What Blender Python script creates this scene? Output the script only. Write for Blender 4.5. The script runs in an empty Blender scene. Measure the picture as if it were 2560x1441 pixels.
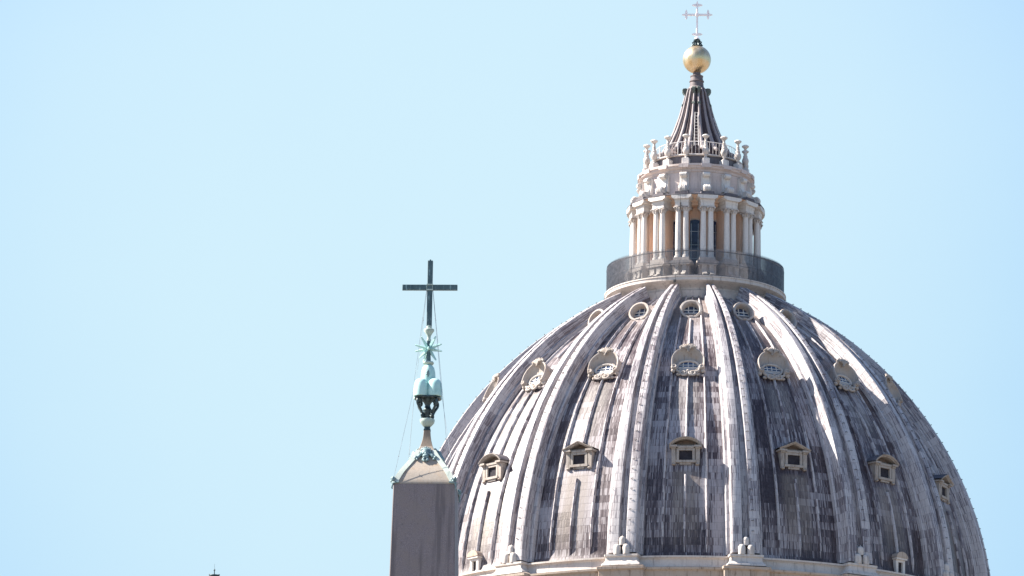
import bpy, math, random
from math import sin, cos, pi, radians, asin, degrees, hypot, atan2
from mathutils import Matrix, Vector
random.seed(7)
S = bpy.context.scene

# ------------------------------------------------------------------ camera
cam = bpy.data.cameras.new("camera")
co = bpy.data.objects.new("camera", cam)
S.collection.objects.link(co)
cam.sensor_width = 36.0
cam.lens = 36.0 * 14000 / 2560
cam.clip_start = 1.0
cam.clip_end = 8000.0
co.matrix_world = Matrix.Translation((0, 0, 1.7)) @ Matrix.Rotation(radians(104.0), 4, 'X') @ Matrix.Rotation(radians(0.9), 4, 'Z')
S.camera = co

# ------------------------------------------------------------------ light
SUN = Vector((-0.735, 0.10, 0.672)).normalized()          # direction towards the sun
sun_el = asin(SUN.z)
sun_az = atan2(SUN.x, SUN.y)
w = bpy.data.worlds.new("World")
S.world = w
w.use_nodes = True
wt = w.node_tree
wt.nodes.clear()
sky = wt.nodes.new('ShaderNodeTexSky')
sky.sky_type = 'NISHITA'
sky.sun_disc = False
sky.sun_elevation = sun_el
sky.sun_rotation = sun_az
sky.altitude = 0
sky.air_density = 1.0
sky.dust_density = 0.6
sky.ozone_density = 3.0
# pale haze low over the city, thinning out with height
tint = wt.nodes.new('ShaderNodeMix')
tint.data_type = 'RGBA'
tint.inputs[7].default_value = (1.80, 2.90, 3.93, 1)
tc = wt.nodes.new('ShaderNodeTexCoord')
sx = wt.nodes.new('ShaderNodeSeparateXYZ')
mr = wt.nodes.new('ShaderNodeMapRange')
mr.interpolation_type = 'SMOOTHSTEP'
for i_, v_ in ((1, 0.22), (2, 0.40), (3, 0.95), (4, 0.0)): mr.inputs[i_].default_value = v_
wt.links.new(tc.outputs['Generated'], sx.inputs[0])
wt.links.new(sx.outputs[2], mr.inputs[0])
wt.links.new(mr.outputs[0], tint.inputs[0])
# bright lobe painted into the sky mid-view, imitating lens falloff towards the edges
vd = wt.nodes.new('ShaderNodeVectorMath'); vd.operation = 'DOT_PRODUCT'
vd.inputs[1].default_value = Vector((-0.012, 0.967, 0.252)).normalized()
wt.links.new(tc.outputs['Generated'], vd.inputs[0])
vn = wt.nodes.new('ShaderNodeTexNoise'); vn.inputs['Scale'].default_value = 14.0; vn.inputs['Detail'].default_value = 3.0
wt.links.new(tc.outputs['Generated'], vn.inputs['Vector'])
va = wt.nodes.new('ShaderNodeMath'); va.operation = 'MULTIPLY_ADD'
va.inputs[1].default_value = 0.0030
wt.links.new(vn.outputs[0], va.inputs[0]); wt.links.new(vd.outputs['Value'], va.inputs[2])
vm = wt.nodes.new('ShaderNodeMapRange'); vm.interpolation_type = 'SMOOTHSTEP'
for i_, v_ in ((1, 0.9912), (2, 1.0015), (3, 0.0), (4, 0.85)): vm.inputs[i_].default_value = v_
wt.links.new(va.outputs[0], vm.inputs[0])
sky_glow = wt.nodes.new('ShaderNodeMix'); sky_glow.data_type = 'RGBA'
sky_glow.inputs[7].default_value = (2.80, 3.68, 4.05, 1)
wt.links.new(vm.outputs[0], sky_glow.inputs[0])
wt.links.new(tint.outputs[2], sky_glow.inputs[6])
bg = wt.nodes.new('ShaderNodeBackground')
bg.inputs[1].default_value = 0.07
wo = wt.nodes.new('ShaderNodeOutputWorld')
wt.links.new(sky.outputs[0], tint.inputs[6])
wt.links.new(sky_glow.outputs[2], bg.inputs[0])
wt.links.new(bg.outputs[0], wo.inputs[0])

sl = bpy.data.lights.new("sun", 'SUN')
sl.energy = 5.0
sl.angle = radians(0.53)
sl.color = (1.0, 0.925, 0.82)
so = bpy.data.objects.new("sun", sl)
so.rotation_euler = SUN.to_track_quat('Z', 'Y').to_euler()
S.collection.objects.link(so)

S.view_settings.view_transform = 'Standard'
S.view_settings.look = 'None'
S.view_settings.gamma = 1.0
S.view_settings.exposure = 1.8

# ------------------------------------------------------------------ node helpers
class NT:
    def __init__(s, name):
        s.m = bpy.data.materials.new(name)
        s.m.use_nodes = True
        s.t = s.m.node_tree
        s.t.nodes.clear()
        s.out = s.t.nodes.new('ShaderNodeOutputMaterial')
        s.b = s.t.nodes.new('ShaderNodeBsdfPrincipled')
        s.t.links.new(s.b.outputs[0], s.out.inputs[0])
    def put(s, sock, v):
        if isinstance(v, bpy.types.NodeSocket):
            s.t.links.new(v, sock)
        elif isinstance(v, (tuple, list)):
            if sock.type == 'RGBA' and len(v) == 3:
                v = (*v, 1)
            sock.default_value = v
        else:
            sock.default_value = v
    def math(s, op, a, b=None, c=None, clamp=False):
        n = s.t.nodes.new('ShaderNodeMath')
        n.operation = op
        n.use_clamp = clamp
        s.put(n.inputs[0], a)
        if b is not None: s.put(n.inputs[1], b)
        if c is not None: s.put(n.inputs[2], c)
        return n.outputs[0]
    def mix(s, f, a, b, mode='MIX'):
        n = s.t.nodes.new('ShaderNodeMix')
        n.data_type = 'RGBA'
        n.blend_type = mode
        s.put(n.inputs[0], f); s.put(n.inputs[6], a); s.put(n.inputs[7], b)
        return n.outputs[2]
    def smooth(s, v, lo, hi, a=0.0, b=1.0):
        n = s.t.nodes.new('ShaderNodeMapRange')
        n.interpolation_type = 'SMOOTHSTEP'
        s.put(n.inputs[0], v); s.put(n.inputs[1], lo); s.put(n.inputs[2], hi); s.put(n.inputs[3], a); s.put(n.inputs[4], b)
        return n.outputs[0]
    def noise(s, vec, scale, detail=3, rough=0.55, dim='3D'):
        n = s.t.nodes.new('ShaderNodeTexNoise')
        n.noise_dimensions = dim
        s.put(n.inputs['Vector'], vec)
        n.inputs['Scale'].default_value = scale
        n.inputs['Detail'].default_value = detail
        n.inputs['Roughness'].default_value = rough
        return n.outputs[0]
    def white(s, vec):
        n = s.t.nodes.new('ShaderNodeTexWhiteNoise')
        n.noise_dimensions = '3D'
        s.put(n.inputs['Vector'], vec)
        return n.outputs[0]
    def comb(s, x, y, z=0.0):
        n = s.t.nodes.new('ShaderNodeCombineXYZ')
        s.put(n.inputs[0], x); s.put(n.inputs[1], y); s.put(n.inputs[2], z)
        return n.outputs[0]
    def sep(s, v):
        n = s.t.nodes.new('ShaderNodeSeparateXYZ')
        s.put(n.inputs[0], v)
        return n.outputs
    def uv(s):
        n = s.t.nodes.new('ShaderNodeUVMap')
        n.uv_map = 'UVMap'
        return n.outputs[0]
    def pos(s):
        return s.t.nodes.new('ShaderNodeNewGeometry').outputs['Position']
    def rnd(s):
        return s.t.nodes.new('ShaderNodeObjectInfo').outputs['Random']
    def scale(s, v, k):
        n = s.t.nodes.new('ShaderNodeVectorMath')
        n.operation = 'MULTIPLY'
        s.put(n.inputs[0], v)
        n.inputs[1].default_value = k
        return n.outputs[0]
    def bump(s, h, strength=0.4, dist=0.05):
        n = s.t.nodes.new('ShaderNodeBump')
        n.inputs['Strength'].default_value = strength
        n.inputs['Distance'].default_value = dist
        s.put(n.inputs['Height'], h)
        s.put(s.b.inputs['Normal'], n.outputs[0])
    def fin(s, col, rough=0.6, metal=0.0, spec=0.3):
        s.put(s.b.inputs['Base Color'], col)
        s.put(s.b.inputs['Roughness'], rough)
        s.put(s.b.inputs['Metallic'], metal)
        s.put(s.b.inputs['Specular IOR Level'], spec)
        return s.m

PALE = (0.31, 0.285, 0.30)
MID = (0.100, 0.076, 0.082)
DARK = (0.030, 0.0170, 0.0195)
RPALE = (0.46, 0.43, 0.435)
RMID = (0.155, 0.135, 0.152)

def lead_material(name, bias=0.0, stains=False, ushift=1.0, pk=1.0, PALE=PALE, MID=MID, DARK=DARK):
    """weathered lead: courses of sheets, chalky runs over brown-purple metal"""
    k = NT(name)
    uv = k.sep(k.uv())
    u, v = uv[0], uv[1]
    rnd = k.math('MULTIPLY', k.rnd(), 91.0)
    row = k.math('FLOOR', k.math('DIVIDE', v, 0.67))
    frv = k.math('FRACT', k.math('DIVIDE', v, 0.67))
    ucell = k.math('FLOOR', k.math('MULTIPLY', u, ushift))
    cell = k.white(k.comb(ucell, row, rnd))
    half = k.white(k.comb(k.math('FLOOR', k.math('ADD', k.math('MULTIPLY', u, ushift * 3.0), k.math('MULTIPLY', cell, 3.0))), row, k.math('ADD', rnd, 3.3)))
    # long patches, columns stay similar for several courses
    patch = k.noise(k.comb(k.math('MULTIPLY', ucell, 0.77), k.math('MULTIPLY', row, 0.13), rnd), 1.0, 2, 0.6)
    drift = k.noise(k.comb(k.math('MULTIPLY', u, 0.45), k.math('MULTIPLY', v, 0.10), rnd), 1.0, 3, 0.6)
    tone = k.math('ADD', k.math('MULTIPLY', k.math('SUBTRACT', cell, 0.5), 0.34 * pk), k.math('MULTIPLY', k.math('SUBTRACT', half, 0.5), 0.03))
    tone = k.math('ADD', tone, k.math('MULTIPLY', k.math('SUBTRACT', patch, 0.5), 2.1 * pk))
    tone = k.math('ADD', tone, k.math('MULTIPLY', k.math('SUBTRACT', drift, 0.5), 1.7 * pk))
    tone = k.math('ADD', tone, 0.5 + bias)
    # runs of white oxide, washed down from every lap
    st1 = k.noise(k.comb(k.math('MULTIPLY', u, 19.0), k.math('MULTIPLY', v, 0.45), k.math('MULTIPLY', row, 2.37)), 1.0, 2, 0.6)
    st2 = k.noise(k.comb(k.math('MULTIPLY', u, 9.0), k.math('MULTIPLY', v, 0.16), rnd), 1.0, 4, 0.65)
    st = k.math('ADD', k.math('MULTIPLY', k.math('SUBTRACT', st1, 0.5), 4.4), k.math('MULTIPLY', k.math('SUBTRACT', st2, 0.5), 3.4))
    full = k.math('ADD', tone, k.math('MULTIPLY', st, 0.56))
    c = k.mix(k.smooth(full, 0.10, 0.50), DARK, MID)
    c = k.mix(k.smooth(full, 0.45, 0.95), c, PALE)
    fine = k.noise(k.pos(), 5.0, 4, 0.7)
    c = k.mix(k.smooth(fine, 0.35, 0.8, 0.0, 0.22), c, (0.17, 0.155, 0.17))
    if stains:
        rel = k.math('ABSOLUTE', k.math('SUBTRACT', u, k.math('MULTIPLY', 10.0, k.math('ROUND', k.math('DIVIDE', u, 10.0)))))
        wob = k.noise(k.comb(k.math('MULTIPLY', u, 7.0), k.math('MULTIPLY', v, 0.2), 4.0), 1.0, 3, 0.6)
        side = k.smooth(k.math('ADD', rel, k.math('MULTIPLY', wob, 0.5)), 0.65, 1.15, 1.0, 0.0)
        low = k.math('MULTIPLY', k.smooth(v, 10.0, 10.5, 1.0, 0.0), k.smooth(k.math('ADD', v, k.math('MULTIPLY', wob, 6.0)), 5.0, 9.5))
        f = k.math('MULTIPLY', k.math('MULTIPLY', side, low), k.smooth(st1, 0.25, 0.6, 0.25, 0.85))
        c = k.mix(k.math('MULTIPLY', f, 0.75), c, (0.19, 0.155, 0.128))
        # white wash under the shell windows and top rounds
        w2 = k.math('MULTIPLY', k.smooth(v, 20.0, 20.4, 1.0, 0.0), k.smooth(k.math('ADD', v, k.math('MULTIPLY', wob, 5.0)), 16.5, 20.5))
        f = k.math('MULTIPLY', k.math('MULTIPLY', side, w2), k.smooth(st1, 0.3, 0.6, 0.2, 0.8))
        c = k.mix(k.math('MULTIPLY', f, 0.7), c, (0.27, 0.245, 0.228))
        # warm dust near the top ring
        f = k.math('MULTIPLY', k.smooth(v, 26.5, 32.0), 0.65)
        c = k.mix(f, c, (0.23, 0.188, 0.168))
    joint = k.smooth(frv, 0.0, 0.07, 1.0, 0.0)
    c = k.mix(k.math('MULTIPLY', joint, 0.42), c, (0.05, 0.045, 0.055))
    fu = k.math('FRACT', k.math('ADD', k.math('MULTIPLY', u, ushift * 3.0), k.math('MULTIPLY', cell, 3.0)))
    vj = k.smooth(fu, 0.0, 0.05, 1.0, 0.0)
    c = k.mix(k.math('MULTIPLY', vj, 0.10), c, (0.06, 0.05, 0.06))
    h = k.math('ADD', k.math('MULTIPLY', frv, -0.5), k.math('ADD', k.math('MULTIPLY', st1, 0.35), k.math('MULTIPLY', fine, 0.5)))
    k.bump(h, 0.45, 0.06)
    return k.fin(c, k.smooth(full, 0.2, 0.9, 0.42, 0.7), 0.0, 0.4)

def stone_material(name, col, dark, amount=0.5, warm=None, rough=0.8, sc=1.0, bd=0.04):
    k = NT(name)
    p = k.pos()
    n1 = k.noise(p, 0.9 * sc, 5, 0.65)
    vs = k.noise(k.scale(p, (3.2, 3.2, 0.35)), 1.2 * sc, 4, 0.65)
    n2 = k.noise(p, 7.0 * sc, 4, 0.7)
    c = k.mix(k.smooth(n2, 0.35, 0.7, 0.0, 0.5), col, tuple(x * 0.78 for x in col))
    if warm: c = k.mix(k.smooth(n1, 0.45, 0.72, 0.0, 0.7), c, warm)
    c = k.mix(k.math('MULTIPLY', k.smooth(vs, 0.52, 0.72), amount), c, dark)
    # top faces gather soot
    nrm = k.sep(k.t.nodes.new('ShaderNodeNewGeometry').outputs['Normal'])
    topf = k.math('MULTIPLY', k.smooth(nrm[2], 0.6, 0.95), k.smooth(n1, 0.3, 0.6, 0.2, 0.8))
    c = k.mix(k.math('MULTIPLY', topf, amount), c, dark)
    k.bump(k.math('ADD', n2, vs), 0.3, bd)
    return k.fin(c, rough, 0.0, 0.25)

M = {}
M['lead'] = lead_material('lead sheets', -0.10, True)
M['rib'] = lead_material('rib lead', 0.31, False, 1.0, 0.68, RPALE, RMID, MID)
M['seam'] = lead_material('seam lead', 0.20, False, 0.1, 0.5, RPALE, RMID, MID)
M['stone'] = stone_material('travertine', (0.54, 0.49, 0.455), (0.18, 0.155, 0.145), 0.6, (0.45, 0.375, 0.33))
M['attic'] = stone_material('rosy travertine', (0.57, 0.485, 0.46), (0.22, 0.18, 0.17), 0.4, (0.46, 0.37, 0.33))
M['white'] = stone_material('pale travertine', (0.64, 0.595, 0.56), (0.26, 0.225, 0.20), 0.5)
M['dstone'] = stone_material('dormer stone', (0.36, 0.32, 0.29), (0.11, 0.088, 0.078), 0.85, (0.27, 0.205, 0.165), 0.85, 1.8)
M['tymp'] = stone_material('tympanum stone', (0.216, 0.160, 0.128), (0.072, 0.056, 0.048), 0.6, (0.176, 0.112, 0.080))  # darker brown stone for the recessed tympanum
M['shellst'] = stone_material('shell stone', (0.40, 0.36, 0.335), (0.17, 0.12, 0.09), 0.6, (0.35, 0.265, 0.205), 0.85, 1.6)
M['corn'] = stone_material('cornice stone', (0.425, 0.348, 0.289), (0.136, 0.093, 0.072), 0.75, (0.399, 0.289, 0.212))
M['ochre'] = stone_material('ochre plaster with bounce', (0.78, 0.56, 0.43), (0.60, 0.39, 0.28), 0.3, (0.80, 0.52, 0.36))  # ochre paint, with orange bounce light added into the colour
M['soot'] = stone_material('sooty lead', (0.128, 0.116, 0.128), (0.040, 0.036, 0.048), 0.6, (0.192, 0.176, 0.184))
M['spire'] = stone_material('spire lead', (0.055, 0.04, 0.045), (0.03, 0.025, 0.032), 0.6, (0.13, 0.09, 0.085))
M['spirerib'] = stone_material('spire rib lead', (0.27, 0.235, 0.24), (0.08, 0.06, 0.065), 0.85, (0.21, 0.17, 0.165), 0.6, 1.4)
M['neck'] = stone_material('neck lead', (0.15, 0.125, 0.13), (0.06, 0.045, 0.05), 0.7, (0.18, 0.14, 0.135), 0.6, 1.4)
M['patina'] = stone_material('dull bronze', (0.120, 0.141, 0.126), (0.042, 0.048, 0.048), 0.6, (0.084, 0.090, 0.084), 0.55)

def simple(name, col, rough=0.5, metal=0.0, spec=0.4, var=0.25, sc=3.0):
    k = NT(name)
    n = k.noise(k.pos(), sc, 4, 0.65)
    c = k.mix(k.smooth(n, 0.3, 0.7), tuple(x * (1 - var) for x in col), tuple(min(1, x * (1 + var)) for x in col))
    return k.fin(c, rough, metal, spec)

M['glass'] = simple('window glass', (0.035, 0.055, 0.11), 0.1, 0, 0.6, 0.4)
M['void'] = simple('dark opening', (0.036, 0.033, 0.040), 0.8, 0, 0.1)
M['lglass'] = simple('lantern glass', (0.02, 0.032, 0.085), 0.12, 0, 0.3, 0.4)
M['bars'] = simple('glazing bars', (0.55, 0.54, 0.52), 0.5)
M['iron'] = simple('grey iron', (0.104, 0.104, 0.116), 0.42, 0.5, 0.5)
M['whiteiron'] = simple('white iron', (0.66, 0.63, 0.62), 0.5)
M['wire'] = simple('wire', (0.33, 0.36, 0.38), 0.4, 0.3)
M['cable'] = simple('cable', (0.05, 0.045, 0.045), 0.6)
M['darkbronze'] = simple('dark bronze', (0.035, 0.055, 0.06), 0.42, 0.3, 0.5, 0.5, 9)
M['pinkmetal'] = simple('glare-pale gilt cross', (0.93, 0.82, 0.80), 0.45, 0.1, 0.5, 0.06)  # sky reflection and glare on the metal painted in as pale pink

def gold():
    k = NT('gilded bronze')
    p = k.pos()
    n = k.noise(k.scale(p, (1, 1, 0.45)), 2.2, 4, 0.6)
    d = k.noise(p, 9.0, 4, 0.75)
    c = k.mix(k.smooth(n, 0.35, 0.7), (0.70, 0.50, 0.27), (0.78, 0.63, 0.43))
    c = k.mix(k.smooth(d, 0.66, 0.74), c, (0.22, 0.16, 0.09))
    return k.fin(c, k.smooth(n, 0.3, 0.7, 0.24, 0.36), 0.86, 0.5)
M['gold'] = gold()

def verdigris(name, a, b, dark, amt=0.5, sc=1.0):
    k = NT(name)
    p = k.pos()
    n = k.noise(p, 3.0 * sc, 5, 0.65)
    vs = k.noise(k.scale(p, (5, 5, 0.8)), 2.0 * sc, 4, 0.65)
    c = k.mix(k.smooth(n, 0.35, 0.65), a, b)
    c = k.mix(k.math('MULTIPLY', k.smooth(vs, 0.55, 0.7), amt), c, dark)
    k.bump(n, 0.15, 0.01)
    return k.fin(c, 0.55, 0.0, 0.4)
M['verd'] = verdigris('verdigris bronze', (0.36, 0.58, 0.56), (0.44, 0.64, 0.61), (0.20, 0.34, 0.34), 0.5)
M['verdgrey'] = verdigris('grey green bronze', (0.33, 0.41, 0.37), (0.43, 0.50, 0.45), (0.12, 0.17, 0.16), 0.6)
M['strip'] = verdigris('pale bronze strip', (0.38, 0.43, 0.39), (0.46, 0.49, 0.45), (0.20, 0.25, 0.23), 0.5)
M['cross'] = verdigris('patchy bronze', (0.045, 0.085, 0.10), (0.075, 0.125, 0.14), (0.30, 0.45, 0.46), 0.75, 1.6)
M['mask'] = verdigris('mask bronze', (0.10, 0.165, 0.18), (0.24, 0.33, 0.34), (0.05, 0.09, 0.10), 0.7, 3.0)

def granite(name, base, stain):
    k = NT(name)
    p = k.pos()
    sp = k.noise(p, 55.0, 3, 0.8)
    n = k.noise(p, 1.6, 5, 0.6)
    vs = k.noise(k.scale(p, (2.6, 2.6, 0.18)), 1.5, 3, 0.6)
    c = k.mix(k.smooth(sp, 0.35, 0.65), tuple(x * 0.74 for x in base), tuple(x * 1.25 for x in base))
    c = k.mix(k.smooth(n, 0.4, 0.7, 0.0, 0.5), c, stain)
    c = k.mix(k.smooth(vs, 0.48, 0.62, 0.0, 0.75), c, tuple(x * 0.58 for x in base))
    pits = k.noise(p, 14.0, 2, 0.5)
    c = k.mix(k.smooth(pits, 0.70, 0.76, 0.0, 0.5), c, (0.06, 0.05, 0.05))
    k.bump(k.math('ADD', sp, k.math('MULTIPLY', n, 2.0)), 0.25, 0.01)
    return k.fin(c, 0.65, 0.0, 0.35)
M['granite'] = granite('red grey granite', (0.205, 0.172, 0.178), (0.22, 0.18, 0.16))
M['capstem'] = stone_material('shaded cap stone', (0.27, 0.215, 0.17), (0.14, 0.11, 0.09), 0.5, (0.30, 0.21, 0.15), 0.8, 2.5, 0.006)  # darker copy of the cap stone; the stem's shade is in the colour
M['cap'] = stone_material('cap stone', (0.36, 0.312, 0.265), (0.22, 0.15, 0.10), 0.5, (0.40, 0.29, 0.205), 0.8, 2.5, 0.006)

def ground_material():
    k = NT('cobbles')
    p = k.pos()
    n = k.noise(p, 0.05, 4, 0.6)
    f = k.noise(p, 3.0, 4, 0.7)
    c = k.mix(n, (0.17, 0.15, 0.13), (0.22, 0.20, 0.175))
    c = k.mix(k.smooth(f, 0.4, 0.6, 0, 0.5), c, (0.10, 0.09, 0.08))
    return k.fin(c, 0.85)
M['ground'] = ground_material()

# ------------------------------------------------------------------ mesh helpers
class MB:
    def __init__(s):
        s.v = []; s.f = []; s.mi = []; s.uv = []; s.mats = []
    def mat(s, name):
        if name not in s.mats: s.mats.append(name)
        return s.mats.index(name)
    def face(s, idx, m=0, uv=None):
        s.f.append(tuple(idx)); s.mi.append(m); s.uv.append(uv)
    def grid(s, rows, m=0, uvs=None, closed=False, flip=False):
        o = len(s.v); nr = len(rows); nc = len(rows[0])
        for r in rows: s.v.extend(r)
        for i in range(nr - 1):
            for j in range(nc if closed else nc - 1):
                j2 = (j + 1) % nc
                q = [o + i * nc + j, o + i * nc + j2, o + (i + 1) * nc + j2, o + (i + 1) * nc + j]
                u = None
                if uvs: u = [uvs[i][j], uvs[i][j2], uvs[i + 1][j2], uvs[i + 1][j]]
                if flip:
                    q.reverse()
                    if u: u.reverse()
                s.face(q, m, u)
    def lathe(s, prof, n=32, c=(0, 0), m=0, a0=0.0, a1=2 * pi, cap=True):
        """prof from bottom to top, (r, z)"""
        full = abs(a1 - a0 - 2 * pi) < 1e-6
        k = n if full else n + 1
        rows = []
        for r, z in prof:
            rows.append([(c[0] + r * sin(a0 + (a1 - a0) * i / n), c[1] - r * cos(a0 + (a1 - a0) * i / n), z) for i in range(k)])
        o = len(s.v)
        s.grid(rows, m, None, full)
        if cap and full:
            if prof[0][0] > 1e-4: s.face([o + i for i in range(k)][::-1], m)
            e = o + (len(prof) - 1) * k
            if prof[-1][0] > 1e-4: s.face([e + i for i in range(k)], m)
    def prism(s, poly, fn, s0, s1, m=0):
        """poly of (p, q) counter-clockwise seen from the s1 side"""
        o = len(s.v); n = len(poly)
        s.v.extend(fn(p, q, s0) for p, q in poly)
        s.v.extend(fn(p, q, s1) for p, q in poly)
        s.face([o + i for i in range(n)][::-1], m)
        s.face([o + n + i for i in range(n)], m)
        for i in range(n):
            j = (i + 1) % n
            s.face([o + i, o + j, o + n + j, o + n + i], m)
    def box(s, x0, x1, y0, y1, z0, z1, m=0, fn=None, bev=0.0):
        fn = fn or (lambda a, b, c: (a, b, c))
        if bev > 0:
            b = bev
            poly = [(x0 + b, y0), (x1 - b, y0), (x1, y0 + b), (x1, y1 - b), (x1 - b, y1), (x0 + b, y1), (x0, y1 - b), (x0, y0 + b)]
        else:
            poly = [(x0, y0), (x1, y0), (x1, y1), (x0, y1)]
        s.prism(poly, fn, z0, z1, m)
    def tube(s, path, rad, n=8, m=0, closed=False):
        P = [Vector(p) for p in path]
        rows = []
        L = len(P)
        prev = None
        for i, p in enumerate(P):
            if closed: t = P[(i + 1) % L] - P[i - 1]
            else: t = P[min(i + 1, L - 1)] - P[max(i - 1, 0)]
            t.normalize()
            if prev is None:
                a = t.cross(Vector((0.31, 0.17, 0.93)))
                if a.length < 0.1: a = t.cross(Vector((1, 0, 0)))
            else:
                a = prev - t * prev.dot(t)
            a.normalize(); prev = a
            b = t.cross(a)
            r = rad[i] if isinstance(rad, (list, tuple)) else rad
            rows.append([tuple(p + a * (r * cos(2 * pi * j / n)) + b * (r * sin(2 * pi * j / n))) for j in range(n)])
        if closed: rows.append(rows[0])
        o = len(s.v)
        s.grid(rows, m, None, True)
        if not closed:
            s.face([o + j for j in range(n)][::-1], m)
            e = o + (L - 1) * n
            s.face([e + j for j in range(n)], m)
    def ball(s, c, r, n=10, m=0, sq=(1, 1, 1), fn=None):
        rows = []
        for i in range(n // 2 + 1):
            t = -pi / 2 + pi * i / (n // 2)
            rr = max(cos(t), 0.02)
            row = []
            for j in range(n):
                q = (c[0] + sq[0] * r * rr * sin(2 * pi * j / n), c[1] - sq[1] * r * rr * cos(2 * pi * j / n), c[2] + sq[2] * r * sin(t))
                row.append(fn(*q) if fn else q)
            rows.append(row)
        s.grid(rows, m, None, True)
    def build(s, name, mats, parent=None, angle=35, loc=None):
        me = bpy.data.meshes.new(name)
        me.from_pydata(s.v, [], s.f)
        if isinstance(mats, str): mats = [mats]
        for q in mats: me.materials.append(M[q])
        me.polygons.foreach_set('material_index', s.mi)
        if any(u is not None for u in s.uv):
            ul = me.uv_layers.new(name='UVMap')
            k = 0
            for fi, u in enumerate(s.uv):
                for q in range(len(s.f[fi])):
                    ul.data[k].uv = u[q] if u else (0.5, 0.5)
                    k += 1
        import bmesh
        bm = bmesh.new(); bm.from_mesh(me)
        bmesh.ops.recalc_face_normals(bm, faces=bm.faces)
        bm.to_mesh(me); bm.free()
        me.polygons.foreach_set('use_smooth', [True] * len(me.polygons))
        me.set_sharp_from_angle(angle=radians(angle))
        ob = bpy.data.objects.new(name, me)
        S.collection.objects.link(ob)
        if parent: ob.parent = parent
        if loc: ob.location = loc
        return ob

def tag(o, label, cat, group=None, kind=None):
    if label: o['label'] = label
    if cat: o['category'] = cat
    if group: o['group'] = group
    if kind: o['kind'] = kind
    return o
def thing(name, loc, label, cat, rz=0.0, group=None):
    o = bpy.data.objects.new(name, None)
    S.collection.objects.link(o)
    o.empty_display_size = 0.5
    o.location = loc
    o.rotation_euler = (0, 0, rz)
    return tag(o, label, cat, group)
def dup(o, parent=None, rz=None):
    c = o.copy()
    S.collection.objects.link(c)
    if parent is not None: c.parent = parent
    if rz is not None: c.rotation_euler = (0, 0, rz)
    for ch in o.children: dup(ch, c)
    return c

# ------------------------------------------------------------------ ground
g = MB()
g.lathe([(3000, 0.0), (0.001, 0.0)], 64, (0, 0), 0, cap=False)
tag(g.build('ground', 'ground'), None, None, kind='structure')

# ------------------------------------------------------------------ great dome
AX = (15.84, 470.0)
YAW = radians(-3.6)
LYAW = radians(-2.9)
RA, Z0, CC, KS = 32.625, 88.34, 6.83, 1.002
HS = -1.2                                   # roof surface below the rib tops
def prof(t, h=0.0):
    return KS * ((RA + h) * cos(t) - CC), Z0 + (RA + h) * sin(t)
def t_of_z(z, h=HS):
    return asin((z - Z0) / (RA + h))
PAN = radians(22.5)

dome = thing('basilica_dome', (AX[0], AX[1], 0), 'huge ribbed lead-covered dome with three rows of dormer windows, filling the right of the view', 'dome', YAW)

def polar(a, r, z): return (r * sin(a), -r * cos(a), z)

b = MB()
lm = 0
NT_ = 90
sub = 12
# per panel grids so that the sheet pattern restarts in every panel
for k in range(-8, 8):
    R_ = []; U_ = []
    for i in range(NT_ + 1):
        t = radians(3.2) + (radians(66.2) - radians(3.2)) * i / NT_
        r, z = prof(t, HS)
        if i < 3: r += 0.06 * (3 - i) ** 1.5
        R_.append([polar(k * PAN - PAN / 2 + PAN * j / sub, r, z) for j in range(sub + 1)])
        U_.append([((-PAN / 2 + PAN * j / sub) / radians(4.2) + 10.0 * k, RA * t) for j in range(sub + 1)])
    b.grid(R_, 0, U_)
# rolled seams
for k in range(-6, 7):
    for s_ in (-1, 0, 1):
        ang = k * PAN + s_ * radians(4.2)
        nseg = 150
        path = []; rad = []; vv = []
        for i in range(nseg + 1):
            t = radians(4.6) + radians(60.6) * i / nseg
            v_ = RA * t
            fr = (v_ / 0.67) % 1.0
            r, z = prof(t, HS)
            base = 0.07 + 0.0027 * r
            lap = 0.02 * (1 - fr)
            rr = base + lap
            if i < 5: rr *= (i + 0.6) / 5.5
            if s_ == 0:      # the middle roll stops at every dormer
                for lo, hi in ((97.6, 100.9), (107.2, 110.2), (113.4, 115.5)):
                    if lo < z < hi: rr = 0.0
            path.append((ang, t, r, z)); rad.append(rr); vv.append(v_)
        R_ = []; U_ = []
        for (an, t, r, z), rr, v_ in zip(path, rad, vv):
            row = []; uu = []
            for q in range(7):
                ph = -0.25 + (pi + 0.5) * q / 6
                lat = -rr * 0.8 * cos(ph); hh = rr * 1.45 * sin(ph) + (0.01 if rr > 0 else -0.3)
                r2, z2 = r + hh * cos(t), z + hh * sin(t)
                ca, sa = cos(an), sin(an)
                row.append((r2 * sa + lat * ca, -r2 * ca + lat * sa, z2))
                uu.append((0.37 + k * 7 + s_ * 2 + 0.02 * q, v_))
            R_.append(row); U_.append(uu)
        b.grid(R_, 1, U_)
b.build('lead_roof', ['lead', 'seam'], dome, 40)

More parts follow.
